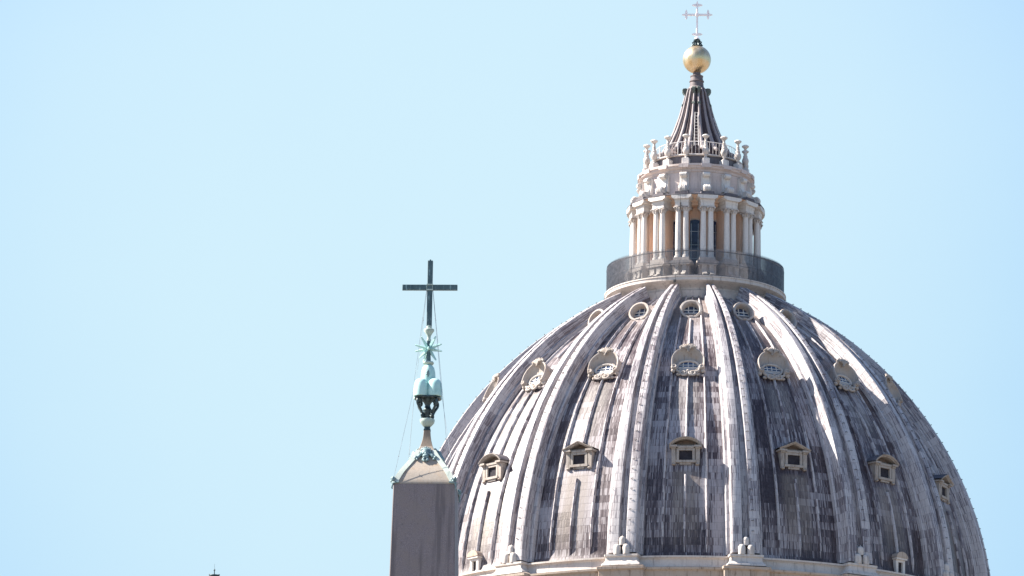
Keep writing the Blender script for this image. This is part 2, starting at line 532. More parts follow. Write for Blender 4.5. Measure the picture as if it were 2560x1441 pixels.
# ribs
def rib_mesh():
    b = MB()
    sec = [(-1.30, -0.2), (-1.30, 0.30), (-1.24, 0.36), (-1.03, 0.39), (-1.0, 1.10), (-0.97, 1.18), (-0.90, 1.21), (-0.56, 1.225), (-0.30, 1.21), (-0.26, 1.16), (-0.24, 0.74)]
    sec = sec + [(-x, h) for x, h in reversed(sec)]
    cum = [0.0]
    for (x0, h0), (x1, h1) in zip(sec, sec[1:]): cum.append(cum[-1] + hypot((x1 - x0) * 1.2, h1 - h0))
    n = 110
    R_ = []; U_ = []
    for i in range(n + 1):
        t = radians(4.25) + radians(59.35) * i / n
        v_ = RA * t
        fr = (v_ / 0.67) % 1.0
        W = 0.045 * prof(t)[0]
        row = []; uu = []
        for (x, h), cu in zip(sec, cum):
            hh = HS + h + (0.025 * (1 - fr) if h > 0 else 0)
            r, z = prof(t, hh)
            row.append((x * W, -r, z)); uu.append((cu * 0.95 + 0.31, v_))
        R_.append(row); U_.append(uu)
    b.grid(R_, 0, U_)
    o = len(b.v); m = len(sec)
    b.v.extend(R_[-1]); b.face([o + i for i in range(m)], 0, [(0.5, 40)] * m)
    o = len(b.v)
    b.v.extend(R_[0]); b.face([o + i for i in range(m)][::-1], 0, [(0.5, 0)] * m)
    # iron hooks used as climbing rungs
    for i in range(34):
        t = radians(7.5) + radians(53) * i / 33
        r, z = prof(t, 0.0)
        W = 0.045 * r
        x = 0.42 * W
        def P(dx, h):
            r2, z2 = prof(t, h)
            return (x + dx, -r2, z2)
        b.tube([P(0, -0.05), P(0.0, 0.10), P(0.12, 0.13), P(0.17, 0.07)], 0.026, 4, 1)
        if i % 4 == 0:
            x = -0.9 * W
            b.tube([P(0, -0.02), P(-0.02, 0.1)], 0.02, 4, 1)
    return b
rib0 = rib_mesh().build('rib', ['rib', 'cable'], dome, 22)
rib0.rotation_euler = (0, 0, PAN / 2)
for k in range(1, 16):
    dup(rib0, dome, PAN / 2 + k * PAN)

# local frame on the roof, facing the viewer at angle 0
def frame(z, tau, out=0.0):
    t = t_of_z(z)
    r, _ = prof(t, HS)
    O = Vector((0, -r - out, z))
    eb = Vector((0, sin(tau), cos(tau)))
    ec = Vector((0, -cos(tau), sin(tau)))
    def fn(a, bb, c):
        p = O + eb * bb + ec * c
        return (a, p.y, p.z)
    return fn
def arc(r0, r1, a0, a1, n): return [(r0 * cos(a0 + (a1 - a0) * i / n), r1 * sin(a0 + (a1 - a0) * i / n)) for i in range(n + 1)]
def loop(rx, ry, n, cb=0.0): return [(rx * cos(2 * pi * i / n), cb + ry * sin(2 * pi * i / n)) for i in range(n)]

# row 1: round windows near the top
def round_dormer():
    fn0 = frame(114.25, radians(20), 0.10)
    fn = lambda a, bb, c: fn0(a * 1.03, bb * 1.03, c)
    b = MB(); n = 32
    L = lambda r, c: [fn(x, y, c) for x, y in loop(r, r, n)]
    b.grid([L(0.90, -1.6), L(0.90, 0.30), L(0.93, 0.36), L(0.93, 0.50), L(0.89, 0.56), L(0.76, 0.57), L(0.71, 0.52), L(0.66, 0.30), L(0.62, -0.10)], 0, None, True)
    root = b.build('round_dormer', 'shellst', dome, 40)
    p = MB()
    q = [fn(x, y, -0.08) for x, y in loop(0.64, 0.64, n)]
    o = len(p.v); p.v.extend(q); p.face([o + i for i in range(n)])
    p.build('pane', 'glass', root)
    s = MB()
    sill = [(-0.63, -0.10)] + [(0.63 * cos(a), 0.63 * sin(a)) for a in [pi + 0.17 + (pi - 0.34) * i / 14 for i in range(15)]] + [(0.63, -0.10)]
    ol = len(s.v)
    s.v.extend([fn(x, y, 0.0 + (-0.1 - y) * 0.6) for x, y in sill]); s.face([ol + i for i in range(len(sill))])
    s.box(-0.16, 0.16, -0.80, -0.68, 0.5, 0.62, 0, fn)
    s.build('sill', 'shellst', root)
    g = MB()
    for x in (-0.22, 0.22): g.box(x - 0.035, x + 0.035, -0.08, 0.60, -0.06, 0.0, 0, fn)
    g.box(-0.60, 0.60, 0.18, 0.25, -0.061, 0.01, 0, fn)
    g.box(-0.62, 0.62, -0.12, -0.05, -0.062, 0.03, 0, fn)
    g.build('glazing_bars', 'bars', root)
    return root

# row 2: oval windows under shell hoods
def shell_dormer():
    fn1 = frame(107.95, radians(23), 0.30)
    fn = lambda a, bb, c: fn1(a * 0.97, bb * 0.93, c if c < 0 else c * 0.85)
    b = MB()
    def hood(rx, top, bot):
        pts = [(-rx * 0.97, bot)]
        pts += [(-rx, bot + (0.25 - bot) * i / 4) for i in range(1, 5)]
        pts += [(-rx * cos(a), 0.25 + (top - 0.25) * sin(a)) for a in [pi * i / 24 for i in range(1, 24)]]
        pts += [(rx, 0.25 - (0.25 - bot) * i / 4) for i in range(0, 4)] + [(rx * 0.97, bot)]
        return pts
    L = lambda rx, top, bot, c: [fn(x, y, c) for x, y in hood(rx, top, bot)]
    inner = []
    H1 = hood(1.30, 1.53, -0.42)
    nH = len(H1)
    for q in range(9):
        f = q / 8
        c = 0.66 - 0.72 * f ** 0.7 - 0.14 * sin(pi * f)
        row = []
        for i, (x, y) in enumerate(H1):
            a = pi + 0.35 - (pi + 0.70) * i / (nH - 1)
            ox, oy = 0.88 * cos(a), -0.05 + 0.56 * sin(a)
            flute = 0.03 * (1 if i % 2 else -1) * sin(pi * f)
            row.append(fn(x + (ox - x) * f, y + (oy - y) * f, c + flute))
        inner.append(row)
    b.grid([L(1.34, 1.60, -0.45, -2.2), L(1.36, 1.62, -0.45, 0.42), L(1.42, 1.68, -0.45, 0.50), L(1.42, 1.68, -0.45, 0.70), L(1.39, 1.64, -0.44, 0.74), L(1.32, 1.56, -0.42, 0.72)] + inner, 0, None, False)
    root = b.build('shell_dormer', 'shellst', dome, 40)
    # oval frame
    f_ = MB(); n = 36
    LO = lambda rx, ry, c: [fn(x, y, c) for x, y in loop(rx, ry, n, -0.05)]
    f_.grid([LO(1.02, 0.66, -0.35), LO(1.02, 0.66, 0.10), LO(0.97, 0.62, 0.16), LO(0.90, 0.56, 0.17), LO(0.84, 0.51, 0.12), LO(0.80, 0.48, -0.06)], 0, None, True)
    # sill plate
    sill = [(-0.78, -0.18)] + [(0.80 * cos(a), -0.05 + 0.48 * sin(a)) for a in [pi + 0.28 + (pi - 0.56) * i / 14 for i in range(15)]] + [(0.78, -0.18)]
    ol = len(f_.v)
    f_.v.extend([fn(x, y, 0.02 + (-0.18 - y) * 0.4) for x, y in sill]); f_.face([ol + i for i in range(len(sill))])
    f_.build('oval_frame', 'stone', root)
    p = MB()
    q = [fn(x, y, -0.01) for x, y in loop(0.82, 0.50, n, -0.05)]
    p.v.extend(q); p.face(list(range(n)))
    p.build('pane', 'glass', root)
    gb = MB()
    for x in (-0.42, 0, 0.42): gb.box(x - 0.032, x + 0.032, -0.18, 0.40, -0.03, 0.02, 0, fn)
    gb.box(-0.74, 0.74, 0.08, 0.14, -0.029, 0.03, 0, fn)
    gb.box(-0.78, 0.78, -0.20, -0.14, -0.028, 0.08, 0, fn)
    gb.build('glazing_bars', 'bars', root)
    # scroll work below
    s = MB()
    for sx in (-1, 1):
        # ear
        s.ball((sx * 1.18, -0.42, 0.42), 0.30, 10, 0, (1, 0.8, 0.9), lambda a, b_, c: fn(a, b_, c))
        s.ball((sx * 1.26, -0.66, 0.22), 0.22, 8, 0, (1, 1, 1), fn)
        s.tube([fn(sx * (1.18 + 0.17 * cos(q)), -0.42 + 0.17 * sin(q), 0.66) for q in [6.28 * i / 10 for i in range(10)]], 0.06, 6, 0, True)
        # lower curl
        sp = []
        for i in range(22):
            a = pi * 0.9 + i * 0.36
            rr = 0.34 - 0.011 * i
            sp.append(fn(sx * (0.40 + rr * cos(a)), -0.98 + rr * 0.8 * sin(a), 0.34 + 0.006 * i))
        s.tube([fn(sx * 0.98, -0.48, 0.32), fn(sx * 0.92, -0.72, 0.34), fn(sx * 0.78, -0.82, 0.34)] + sp, [0.10, 0.115, 0.12] + [0.125 - 0.003 * i for i in range(22)], 7)
        s.ball((sx * 0.40, -0.98, 0.36), 0.14, 8, 0, (1, 1, 1), fn)
        s.ball((sx * 0.82, -1.0, 0.16), 0.22, 8, 0, (1, 0.8, 0.8), fn)
    s.ball((0, -0.72, 0.36), 0.14, 8, 0, (1, 1, 1), fn)
    s.ball((0, -1.02, 0.16), 0.26, 8, 0, (0.9, 1, 0.8), fn)
    s.build('scroll_ornament', 'shellst', root, 60)
    c_ = MB()
    for i in range(7):
        a = pi * (0.14 + 0.72 * i / 6)
        tip = (0.56 * cos(a), 1.42 + 0.44 * sin(a), 0.80)
        c_.tube([fn(0.0, 1.30, 0.74), fn(tip[0] * 0.5, 1.42 + 0.24 * sin(a), 0.88), fn(*tip)], [0.06, 0.13, 0.09], 7)
    for sx in (-1, 1):
        c_.tube([fn(sx * 0.30, 1.66, 0.70), fn(sx * 0.52, 1.72, 0.76), fn(sx * 0.70, 1.58, 0.76), fn(sx * 0.60, 1.46, 0.74)], [0.12, 0.11, 0.10, 0.07], 7)
        c_.ball((sx * 0.34, 1.86, 0.70), 0.14, 8, 0, (1, 1, 1), fn)
    c_.ball((0, 1.90, 0.70), 0.16, 8, 0, (1, 1, 1), fn)
    c_.ball((0, 1.24, 0.70), 0.14, 8, 0, (1, 1.2, 1), fn)
    c_.build('shell_crest', 'dstone', root, 60)
    return root

# row 3: windows with pediments
def pediment_dormer(arched):
    zb = 98.62
    fn0 = frame(zb + 0.06, 0.0, -0.04)
    fn = lambda a, bb, c: fn0(a * 0.95, bb * 0.95, c)
    root_b = MB()
    # body returning into the roof, leaving the opening
    W2 = 1.12; ow = 0.57; ob, ot = 0.26, 1.10
    root_b.box(-W2, -ow - 0.20, 0.0, 1.62, -2.0, 0.0, 0, fn)
    root_b.box(ow + 0.20, W2, 0.0, 1.62, -2.0, 0.0, 0, fn)
    root_b.box(-ow - 0.20, ow + 0.20, ot + 0.16, 1.62, -2.0, -0.003, 0, fn)
    root_b.box(-ow - 0.20, ow + 0.20, -0.30, ob - 0.16, -1.2, -0.003, 0, fn)
    root = root_b.build('pediment_dormer', 'dstone', dome, 40)
    f = MB()
    f.box(-ow - 0.22, -ow, ob - 0.03, ot + 0.2, -0.6, 0.20, 0, fn, 0.02)
    f.box(ow, ow + 0.22, ob - 0.03, ot + 0.2, -0.6, 0.20, 0, fn, 0.02)
    f.box(-ow, ow, ot, ot + 0.2, -0.6, 0.198, 0, fn, 0.02)
    f.box(-ow - 0.30, ow + 0.30, ob - 0.24, ob - 0.03, -0.6, 0.30, 0, fn, 0.03)
    f.box(-ow + 0.05, ow - 0.05, ob - 0.42, ob - 0.24, -0.6, 0.20, 0, fn, 0.04)
    for sx in (-1, 1):
        x0, x1 = sorted((sx * 0.86, sx * 1.20))
        f.prism([(x0, -0.10), (x1, -0.10), (x1 + 0.02 * sx, 1.36), (x0, 1.36)] if sx > 0 else [(x0, -0.10), (x1, -0.10), (x1, 1.36), (x0 - 0.02, 1.36)], fn, -0.5, 0.20, 0)
        f.box(x0 - 0.04, x1 + 0.04, 1.24, 1.362, -0.4, 0.30, 0, fn, 0.02)
        f.ball((sx * 1.02, -0.12, 0.14), 0.20, 8, 0, (1.0, 0.6, 1), fn)
    f.build('window_frame', 'dstone', root, 40)
    v = MB()
    v.box(-ow + 0.002, ow - 0.002, ob - 0.025, ot - 0.002, -0.62, 0.03, 0, fn)
    v.build('dark_fill', 'void', root)  # dark block painted for the unlit inside of the opening
    # entablature with set-back middle and the pediment
    p = MB()
    y0 = 1.362
    for sx in (-1, 1):
        x0, x1 = sorted((sx * 0.72, sx * 1.40))
        p.box(x0, x1, y0, y0 + 0.17, -2.2, 0.46, 0, fn, 0.03)
    p.box(-0.72, 0.72, y0 - 0.06, y0 + 0.11, -2.2, 0.26, 0, fn, 0.03)
    n = 20
    if arched:
        Rr = 1.66; hh = 0.70
        # circular segment through (+-1.42, 0) and (0, hh)
        cr = (1.42 ** 2 + hh ** 2) / (2 * hh)
        am = asin(1.42 / cr)
        top = lambda f_, th: (cr + th) * 1.0
        def ring(th, c): return [fn((cr + th) * sin(am * (2 * i / n - 1)), y0 + 0.18 + hh - cr + (cr + th) * cos(am * (2 * i / n - 1)), c) for i in range(n + 1)]
        tri = [((cr - 0.16) * sin(am * (1 - 2 * i / n)), y0 + 0.15 + hh - cr + (cr - 0.16) * cos(am * (1 - 2 * i / n))) for i in range(n + 1)]
    else:
        def edge(i):
            f_ = 2 * i / n - 1
            return 1.46 * f_, 0.66 * (1 - abs(f_))
        def ring(th, c): return [fn(edge(i)[0] * (1 + th * 0.25), y0 + 0.20 + edge(i)[1] + th * 1.0, c) for i in range(n + 1)]
        tri = [(1.30, y0 + 0.15), (0, y0 + 0.72), (-1.30, y0 + 0.15)]
    p.grid([ring(-0.17, -0.6), ring(-0.17, 0.34), ring(-0.11, 0.38), ring(-0.09, 0.46), ring(-0.02, 0.53), ring(0.02, 0.53), ring(0.03, 0.1), ring(0.03, -2.6)], 0)
    p.prism(tri, fn, -1.2, -0.30, 1)
    p.build('pediment', ['dstone', 'tymp'], root, 30)
    t_ = MB()
    R0 = []; 
    for c in (0.42, 0.0, -0.8, -2.6):
        R0.append(ring(0.05 + 0.02 * (c < 0), c))
    t_.grid(R0, 0)
    t_.build('pediment_roof', 'soot', root, 30)
    return root

def slit_window():
    zb = 89.95 + 0.35
    fn = frame(91.0, 0.0, 0.28)
    b = MB()
    b.box(-0.52, -0.26, -1.05, 0.75, -1.5, 0.0, 0, fn, 0.03)
    b.box(0.26, 0.52, -1.05, 0.75, -1.5, 0.0, 0, fn, 0.03)
    b.box(-0.26, 0.26, 0.55, 0.75, -1.5, -0.003, 0, fn)
    b.box(-0.62, 0.62, 0.75, 0.90, -1.5, 0.18, 0, fn, 0.03)
    root = b.build('slit_window', 'white', dome, 40)
    h = MB()
    pts = [(0.66 * cos(pi * i / 12), 0.90 + 0.50 * sin(pi * i / 12)) for i in range(13)]
    h.prism(pts, fn, -1.6, 0.24, 0)
    h.build('hood', 'corn', root, 40)
    v = MB()
    v.box(-0.27, 0.27, -1.05, 0.56, -0.5, -0.20, 0, fn)
    v.build('opening', 'void', root)
    return root

rd = round_dormer(); sd = shell_dormer(); pa = pediment_dormer(True); pt = pediment_dormer(False); sw = slit_window()
for k in range(-5, 6):
    a = k * PAN
    if k == 0: continue
    dup(rd, dome, a); dup(sd, dome, a)
    if k % 2 == 0: dup(pa, dome, a)
    elif k != 1: dup(pt, dome, a)
pt.rotation_euler = (0, 0, PAN)
sw.rotation_euler = (0, 0, -2 * PAN)
dup(sw, dome, 2 * PAN)

# cornice under the dome, breaking forward below each rib
def around(profile, a0, a1, n, b, m=0):
    R_ = []
    for r, z in profile:
        R_.append([polar(a0 + (a1 - a0) * i / n, r, z) for i in range(n + 1)])
    b.grid(R_, m)
b = MB()
b.lathe([(24.0, 0.0), (24.00, 86.51), (24.80, 87.11), (24.90, 87.91), (25.35, 88.16), (25.40, 88.53), (25.65, 88.63), (25.68, 89.19), (25.90, 89.31), (25.92, 89.47), (25.60, 89.53), (25.20, 89.57), (25.10, 89.63)], 192, (0, 0), 0, cap=False)
b.build('base_cornice', 'corn', dome, 30)
b = MB()
b.lathe([(25.26, 89.61), (25.22, 89.73), (25.18, 90.21), (25.26, 90.33), (25.38, 90.37), (25.38, 90.51), (24.90, 90.57), (24.30, 90.63)], 192, (0, 0), 0, cap=False)
b.build('attic_ledge', 'stone', dome, 30)
def block():
    b = MB()
    # splayed pedestal, concave sides
    fz = lambda p, q, s: (p, -s, q)
    half = [(1.62, 89.63), (1.60, 89.77), (1.44, 89.89), (1.33, 90.07), (1.30, 90.31), (1.42, 90.41), (1.42, 90.57)]
    poly = half + [(-x, z) for x, z in reversed(half)]
    R_ = []
    for x, z in half:
        out = 26.0 + (x - 1.30) * 0.7
        R_.append([(-x, -24.4, z), (-x, -out + 0.06, z), (-x + 0.06, -out, z), (x - 0.06, -out, z), (x, -out + 0.06, z), (x, -24.4, z)])
    b.grid(R_, 0)
    o = len(b.v); b.v.extend(R_[-1]); b.face([o + i for i in range(6)])
    r = b.build('pedestal_block', 'stone', dome, 40)
    c = MB()
    prof_ = [(1.62, 25.50, 87.91), (1.74, 25.90, 88.16), (1.78, 25.94, 88.53), (1.86, 26.16, 88.63), (1.86, 26.20, 89.19), (1.98, 26.42, 89.31), (1.98, 26.44, 89.51), (1.85, 26.10, 89.61)]
    R_ = [[(-x, -24.4, z), (-x, -o_ + 0.05, z), (-x + 0.05, -o_, z), (x - 0.05, -o_, z), (x, -o_ + 0.05, z), (x, -24.4, z)] for x, o_, z in prof_]
    c.grid(R_, 0)
    o = len(c.v); c.v.extend(R_[-1]); c.face([o + i for i in range(6)])
    c.build('cornice_break', 'corn', r, 30)
    return r
pb = block()
pb.rotation_euler = (0, 0, PAN / 2)
for k in range(1, 16): dup(pb, dome, PAN / 2 + k * PAN)

# stacked stone mounds at the foot of each rib
def mound_profile(r, z0, h):
    return [(r * 0.98, z0), (r, z0 + 0.05), (r * 0.99, z0 + h * 0.55), (r * 0.93, z0 + h * 0.74), (r * 0.74, z0 + h * 0.89), (r * 0.42, z0 + h * 0.97), (0.001, z0 + h)]
mlab = {-2: 'three white stone mounds at the foot of the rib just right of the obelisk',
        -1: 'three white stone mounds at the rib foot left of the central arched dormer',
        0: 'three white stone mounds at the rib foot right of the central arched dormer',
        1: 'three white stone mounds at the rib foot just left of the right-hand slit window',
        2: 'three white stone mounds at the foot of the rightmost rib foot in view'}
m0 = None
for k in (-2, -1, 0, 1, 2):
    a = PAN / 2 + k * PAN
    if m0 is None:
        m0 = thing('stone_mounds', (0, 0, 0), '', 'ornament', 0, 'stone mounds at the feet of the dome ribs')
        for x, z0, rr, h, yy in ((-0.40, 90.665, 0.33, 0.95, -26.06), (0.40, 90.665, 0.33, 0.95, -26.06), (0.0, 91.52, 0.30, 0.82, -25.84)):
            q = MB(); q.lathe(mound_profile(rr, z0, h), 18, (x, yy + 25.9))
            if z0 > 91: q.lathe([(0.05, z0 + h - 0.03), (0.03, z0 + h + 0.08), (0.001, z0 + h + 0.13)], 8, (x, yy + 25.9))
            q2 = q
            q2.v = [(vx, vy, vz - 90.66) for vx, vy, vz in q2.v]
            q2.build('mound', 'stone', m0, 50)
        mm = m0
    else:
        mm = dup(m0)
    aw = YAW + a
    mm.scale = (0.92, 0.92, 0.92)
    mm.location = (AX[0] + 25.70 * sin(aw), AX[1] - 25.70 * cos(aw), 90.57)
    mm.rotation_euler = (0, 0, aw)
    mm['label'] = mlab[k]

# ------------------------------------------------------------------ lantern
lan = thing('lantern', (AX[0], AX[1], 0), 'pale stone lantern tower with paired columns and dark conical spire on top of the dome', 'lantern tower', LYAW)
b = MB()
b.lathe([(6.9, 116.2), (7.05, 117.10), (7.05, 117.22), (6.92, 117.30), (6.95, 117.45), (7.15, 117.62), (7.45, 117.80), (7.74, 117.90), (7.80, 117.95), (7.80, 118.20), (7.86, 118.24), (7.86, 118.33), (3.0, 118.34)], 128, (0, 0), 0, cap=False)
b.build('gallery_platform', 'stone', lan, 30)

# inner wall with arched windows
wall = MB()
wall.lathe([(3.80, 118.3), (3.80, 125.3), (4.3, 125.32), (4.55, 125.36), (4.55, 125.58), (4.75, 125.62)], 64, (0, 0), 0, cap=False)
wall.build('inner_wall', 'ochre', lan, 30)
def tall_window():
    hw = 0.90; zs = 123.35; z0 = 118.36
    arch = [(-hw, z0), (hw, z0)] + [(hw * cos(pi * i / 14), zs + hw * sin(pi * i / 14)) for i in range(15)]
    Rw = 3.80
    f = MB()
    fn = lambda p, q, s: (p, -(s), q)
    out = [(-hw - 0.10, z0)] + [(-hw - 0.10, zs)] + [((hw + 0.10) * -cos(pi * i / 14), zs + (hw + 0.10) * sin(pi * i / 14)) for i in range(15)] + [(hw + 0.10, zs), (hw + 0.10, z0)]
    inn = [(-hw, z0)] + [(-hw, zs)] + [(hw * -cos(pi * i / 14), zs + hw * sin(pi * i / 14)) for i in range(15)] + [(hw, zs), (hw, z0)]
    rowsf = [[(x, -3.60, z) for x, z in out], [(x, -3.90, z) for x, z in out], [(x, -3.90, z) for x, z in inn], [(x, -3.70, z) for x, z in inn]]
    f.grid(rowsf, 0)
    root = f.build('tall_window', 'stone', lan, 40)
    p = MB()
    p.v.extend([(x, -3.83, z) for x, z in arch]); p.face(list(range(len(arch))))
    p.build('pane', 'lglass', root)
    g = MB()
    for x in (-0.30, 0.30): g.box(x - 0.03, x + 0.03, 118.4, zs + 0.55, 3.815, 3.86, 0, lambda p_, q, s: (p_, -s, q))
    for z in (119.6, 120.8, 122.0, 123.2): g.box(-hw, hw, z - 0.022, z + 0.022, 3.816, 3.865, 0, lambda p_, q, s: (p_, -s, q))
    g.build('glazing_bars', 'wire', root)
    return root
tw = tall_window()
for k in range(1, 16): dup(tw, lan, k * PAN)

# buttress piers with coupled columns
RC = 5.45; CX = 0.325
def yb(p, q, s): return (p, -s, q)
def pier():
    b = MB()
    b.box(-0.34, 0.34, 120.6, 125.3, 3.7, 4.95, 0, yb)
    return b.build('pier', 'ochre', lan)
def column(x):
    b = MB()
    prof_ = [(0.34, 120.45), (0.34, 120.53), (0.32, 120.56), (0.325, 120.62), (0.285, 120.68), (0.268, 120.74)] + [(0.268 - 0.04 * (i / 8) ** 1.6, 120.74 + 3.80 * i / 8) for i in range(1, 9)] + [(0.26, 124.56), (0.23, 124.60)]
    b.lathe(prof_, 16, (x, -RC))
    c = b.build('column', 'white', lan, 40)
    k = MB()
    k.lathe([(0.22, 124.56), (0.235, 124.68), (0.26, 124.80), (0.31, 124.90)], 14, (x, -RC))
    k.box(x - 0.318, x + 0.318, RC - 0.32, RC + 0.32, 124.93, 125.03, 0, lambda p, q, s: (p, -q, s), 0.05)
    for i in range(8):
        a = 2 * pi * (i + 0.5) / 8
        big = i % 2 == 0
        k.tube([(x + rr * sin(a), -RC - rr * cos(a), z) for rr, z in ((0.23, 124.6), (0.27, 124.74), (0.34, 124.84), (0.37, 124.80))], [0.07, 0.07, 0.06, 0.04], 5)
    for sx in (-1, 1):
        for sy in (-1, 1):
            k.ball((x + sx * 0.31, -RC + sy * 0.31, 124.88), 0.09, 6)
    k.build('capital', 'stone', c, 50)
    return c
def entab():
    b = MB()
    b.box(-0.59, 0.59, 125.035, 125.36, 3.9, RC + 0.26, 0, yb, 0.01)
    b.box(-0.62, 0.62, 125.362, 125.62, 3.9, RC + 0.29, 0, yb, 0.01)
    b.prism([(-0.64, 125.622), (0.64, 125.622), (0.70, 125.69), (0.86, 125.74), (0.88, 125.96), (-0.88, 125.96), (-0.86, 125.74), (-0.70, 125.69)], yb, 3.9, RC + 0.50, 0)
    return b.build('entablature_block', 'white', lan, 40)
def pedestal():
    b = MB()
    b.box(-0.86, 0.86, 118.345, 118.62, 3.7, RC + 0.62, 0, yb, 0.02)
    b.box(-0.74, 0.74, 118.62, 119.72, 3.7, RC + 0.45, 0, yb, 0.02)
    b.prism([(-0.76, 119.722), (0.76, 119.722), (0.94, 119.88), (0.96, 120.04), (0.80, 120.12), (-0.80, 120.12), (-0.96, 120.04), (-0.94, 119.88)], yb, 3.7, RC + 0.66, 0)
    b.box(-0.70, 0.70, 120.122, 120.45, 3.7, RC + 0.36, 0, yb, 0.02)
    r = b.build('column_pedestal', 'stone', lan, 40)
    # scroll bracket on the face
    s = MB()
    out = [(RC + 0.42, 118.45), (RC + 1.05, 118.45)]
    out += [(RC + 0.82 + 0.26 * cos(a), 118.72 + 0.26 * sin(a)) for a in [-pi / 2 + pi * i / 8 for i in range(1, 8)]]
    out += [(RC + 0.66, 119.05), (RC + 0.54, 119.35), (RC + 0.58, 119.6), (RC + 0.64, 119.72), (RC + 0.42, 119.72)]
    for x0, x1 in ((-0.50, -0.14), (0.14, 0.50)):
        s.prism(out, lambda p, q, w_: (w_, -p, q), x0, x1, 0)
    s.build('scroll_bracket', 'white', r, 40)
    return r
def console():
    # S-shaped scroll standing against the attic
    out = [(4.4, 126.32), (5.60, 126.32)]
    out += [(5.34 + 0.32 * cos(a), 126.64 + 0.31 * sin(a)) for a in [-pi / 2 + (pi * 1.12) * i / 10 for i in range(1, 11)]]
    out += [(5.02, 127.02), (4.90, 127.35), (4.88, 127.72)]
    out += [(4.98 + 0.24 * cos(a), 128.00 + 0.22 * sin(a)) for a in [-pi * 0.62 + (pi * 1.1) * i / 9 for i in range(0, 10)]]
    out += [(4.4, 128.24)]
    b = MB()
    b.prism(out, lambda p, q, w_: (w_, -p, q), -0.27, 0.27, 0)
    sh = [(4.4, 126.6), (5.0, 126.6), (4.86, 127.2), (4.80, 128.1), (4.4, 128.1)]
    b.prism(sh, lambda p, q, w_: (w_, -p, q), -0.40, 0.40, 0)
    for x in (-0.2, -0.07, 0.07, 0.2):
        b.tube([(x, -5.34 - 0.32 * cos(a), 126.64 + 0.31 * sin(a)) for a in [-0.9 + 2.4 * i / 8 for i in range(9)]], 0.05, 6, 0)
    for sx in (-1, 1):
        b.tube([(sx * 0.29, -5.34 - rr * cos(a), 126.64 + rr * sin(a)) for rr, a in [(0.28 - 0.008 * i, 0.5 * i) for i in range(20)]], 0.04, 5, 0)
        b.tube([(sx * 0.30, -4.98 - rr * cos(a), 128.0 + rr * sin(a)) for rr, a in [(0.19 - 0.006 * i, 0.5 * i) for i in range(18)]], 0.035, 5, 0)
    r = b.build('scroll_console', 'white', lan, 40)
    p = MB()
    p.box(-0.58, 0.58, 126.02, 126.315, 4.4, 5.78, 0, yb, 0.03)
    p.build('console_plinth', 'soot', r, 40)
    return r
proto = [pier(), column(-CX), column(CX), entab(), pedestal(), console()]
for p in proto: p.rotation_euler = (0, 0, PAN / 2)
for k in range(1, 16):
    for p in proto: dup(p, lan, PAN / 2 + k * PAN)

b = MB()
b.lathe([(5.86, 125.965), (5.98, 125.99), (5.98, 126.04), (5.3, 126.26), (4.5, 126.42)], 128, (0, 0), 0, cap=False)
b.lathe([(4.7, 125.60), (4.9, 125.80), (5.5, 125.90), (5.86, 125.963)], 128, (0, 0), 1, cap=False)  # soffit coloured orange in place of warm bounce light
b.build('main_cornice', ['soot', 'ochre'], lan, 30)
b = MB()
b.lathe([(4.62, 126.4), (4.62, 128.30)], 96, (0, 0), 0, cap=False)
b.build('attic_wall', 'attic', lan, 30)
b = MB()
b.lathe([(4.60, 128.28), (4.70, 128.34), (4.72, 128.50), (4.92, 128.62), (4.95, 128.74), (5.06, 128.80), (5.06, 128.96), (4.85, 129.02), (4.0, 129.04)], 96, (0, 0), 0, cap=False)
for k in range(16):
    a = PAN / 2 + k * PAN
    ca, sa = cos(a), sin(a)
    f = lambda p, q, s: (p * ca + s * sa, p * sa - s * ca, q)
    b.prism([(-0.40, 128.63), (0.40, 128.63), (0.43, 128.76), (0.43, 128.965), (-0.43, 128.965), (-0.43, 128.76)], f, 4.5, 5.10, 0)
b.build('attic_cornice', 'attic', lan, 30)
b = MB()
b.lathe([(4.02, 129.0), (4.02, 129.92)], 96, (0, 0), 0, cap=False)
b.build('parapet', 'soot', lan, 30)
b = MB()
b.lathe([(3.9, 129.90), (4.14, 129.921), (4.18, 129.98), (4.14, 130.06), (3.3, 130.10), (2.9, 130.12)], 96, (0, 0), 0, cap=False)
b.build('parapet_coping', 'stone', lan, 30)

# spire
SP = [(3.02, 130.05), (3.0, 130.55), (2.86, 131.05), (2.62, 131.45), (2.36, 131.95), (1.92, 132.95), (1.50, 134.18), (1.18, 135.42), (0.92, 136.6), (0.74, 137.05)]
def sp_r(z):
    for (r0, z0), (r1, z1) in zip(SP, SP[1:]):
        if z <= z1: return r0 + (r1 - r0) * (z - z0) / (z1 - z0)
    return SP[-1][0]
b = MB()
b.lathe(SP, 64, (0, 0), 0)
b.build('spire', 'spire', lan, 30)
b = MB()
path = []; rad = []
for i in range(40):
    z = 131.0 + 5.95 * i / 39
    r = (sp_r(z) + sp_r(max(z - 0.25, 130.6)) + sp_r(min(z + 0.25, 137))) / 3
    path.append((0, -r - 0.02, z)); rad.append(0.20 - 0.13 * i / 39 + (0.012 if (i // 3) % 3 == 0 else 0))
path = [(0, -3.22, 130.86), (0, -3.10, 130.92)] + path
rad = [0.13, 0.20] + rad
b.tube(path, rad, 10)
b.ball((0, -3.22, 130.86), 0.2, 8)
sr = b.build('spire_rib', 'spirerib', lan, 50)
sr.rotation_euler = (0, 0, PAN / 2)
for k in range(1, 16): dup(sr, lan, PAN / 2 + k * PAN)
# thin secondary rolls between
b = MB()
b.tube([(0, -sp_r(131.1 + 5.7 * i / 20) - 0.01, 131.1 + 5.7 * i / 20) for i in range(21)], [0.05 - 0.0012 * i for i in range(21)], 6)
s2 = b.build('spire_roll', 'spire', lan, 50)
for k in range(1, 16): dup(s2, lan, k * PAN)
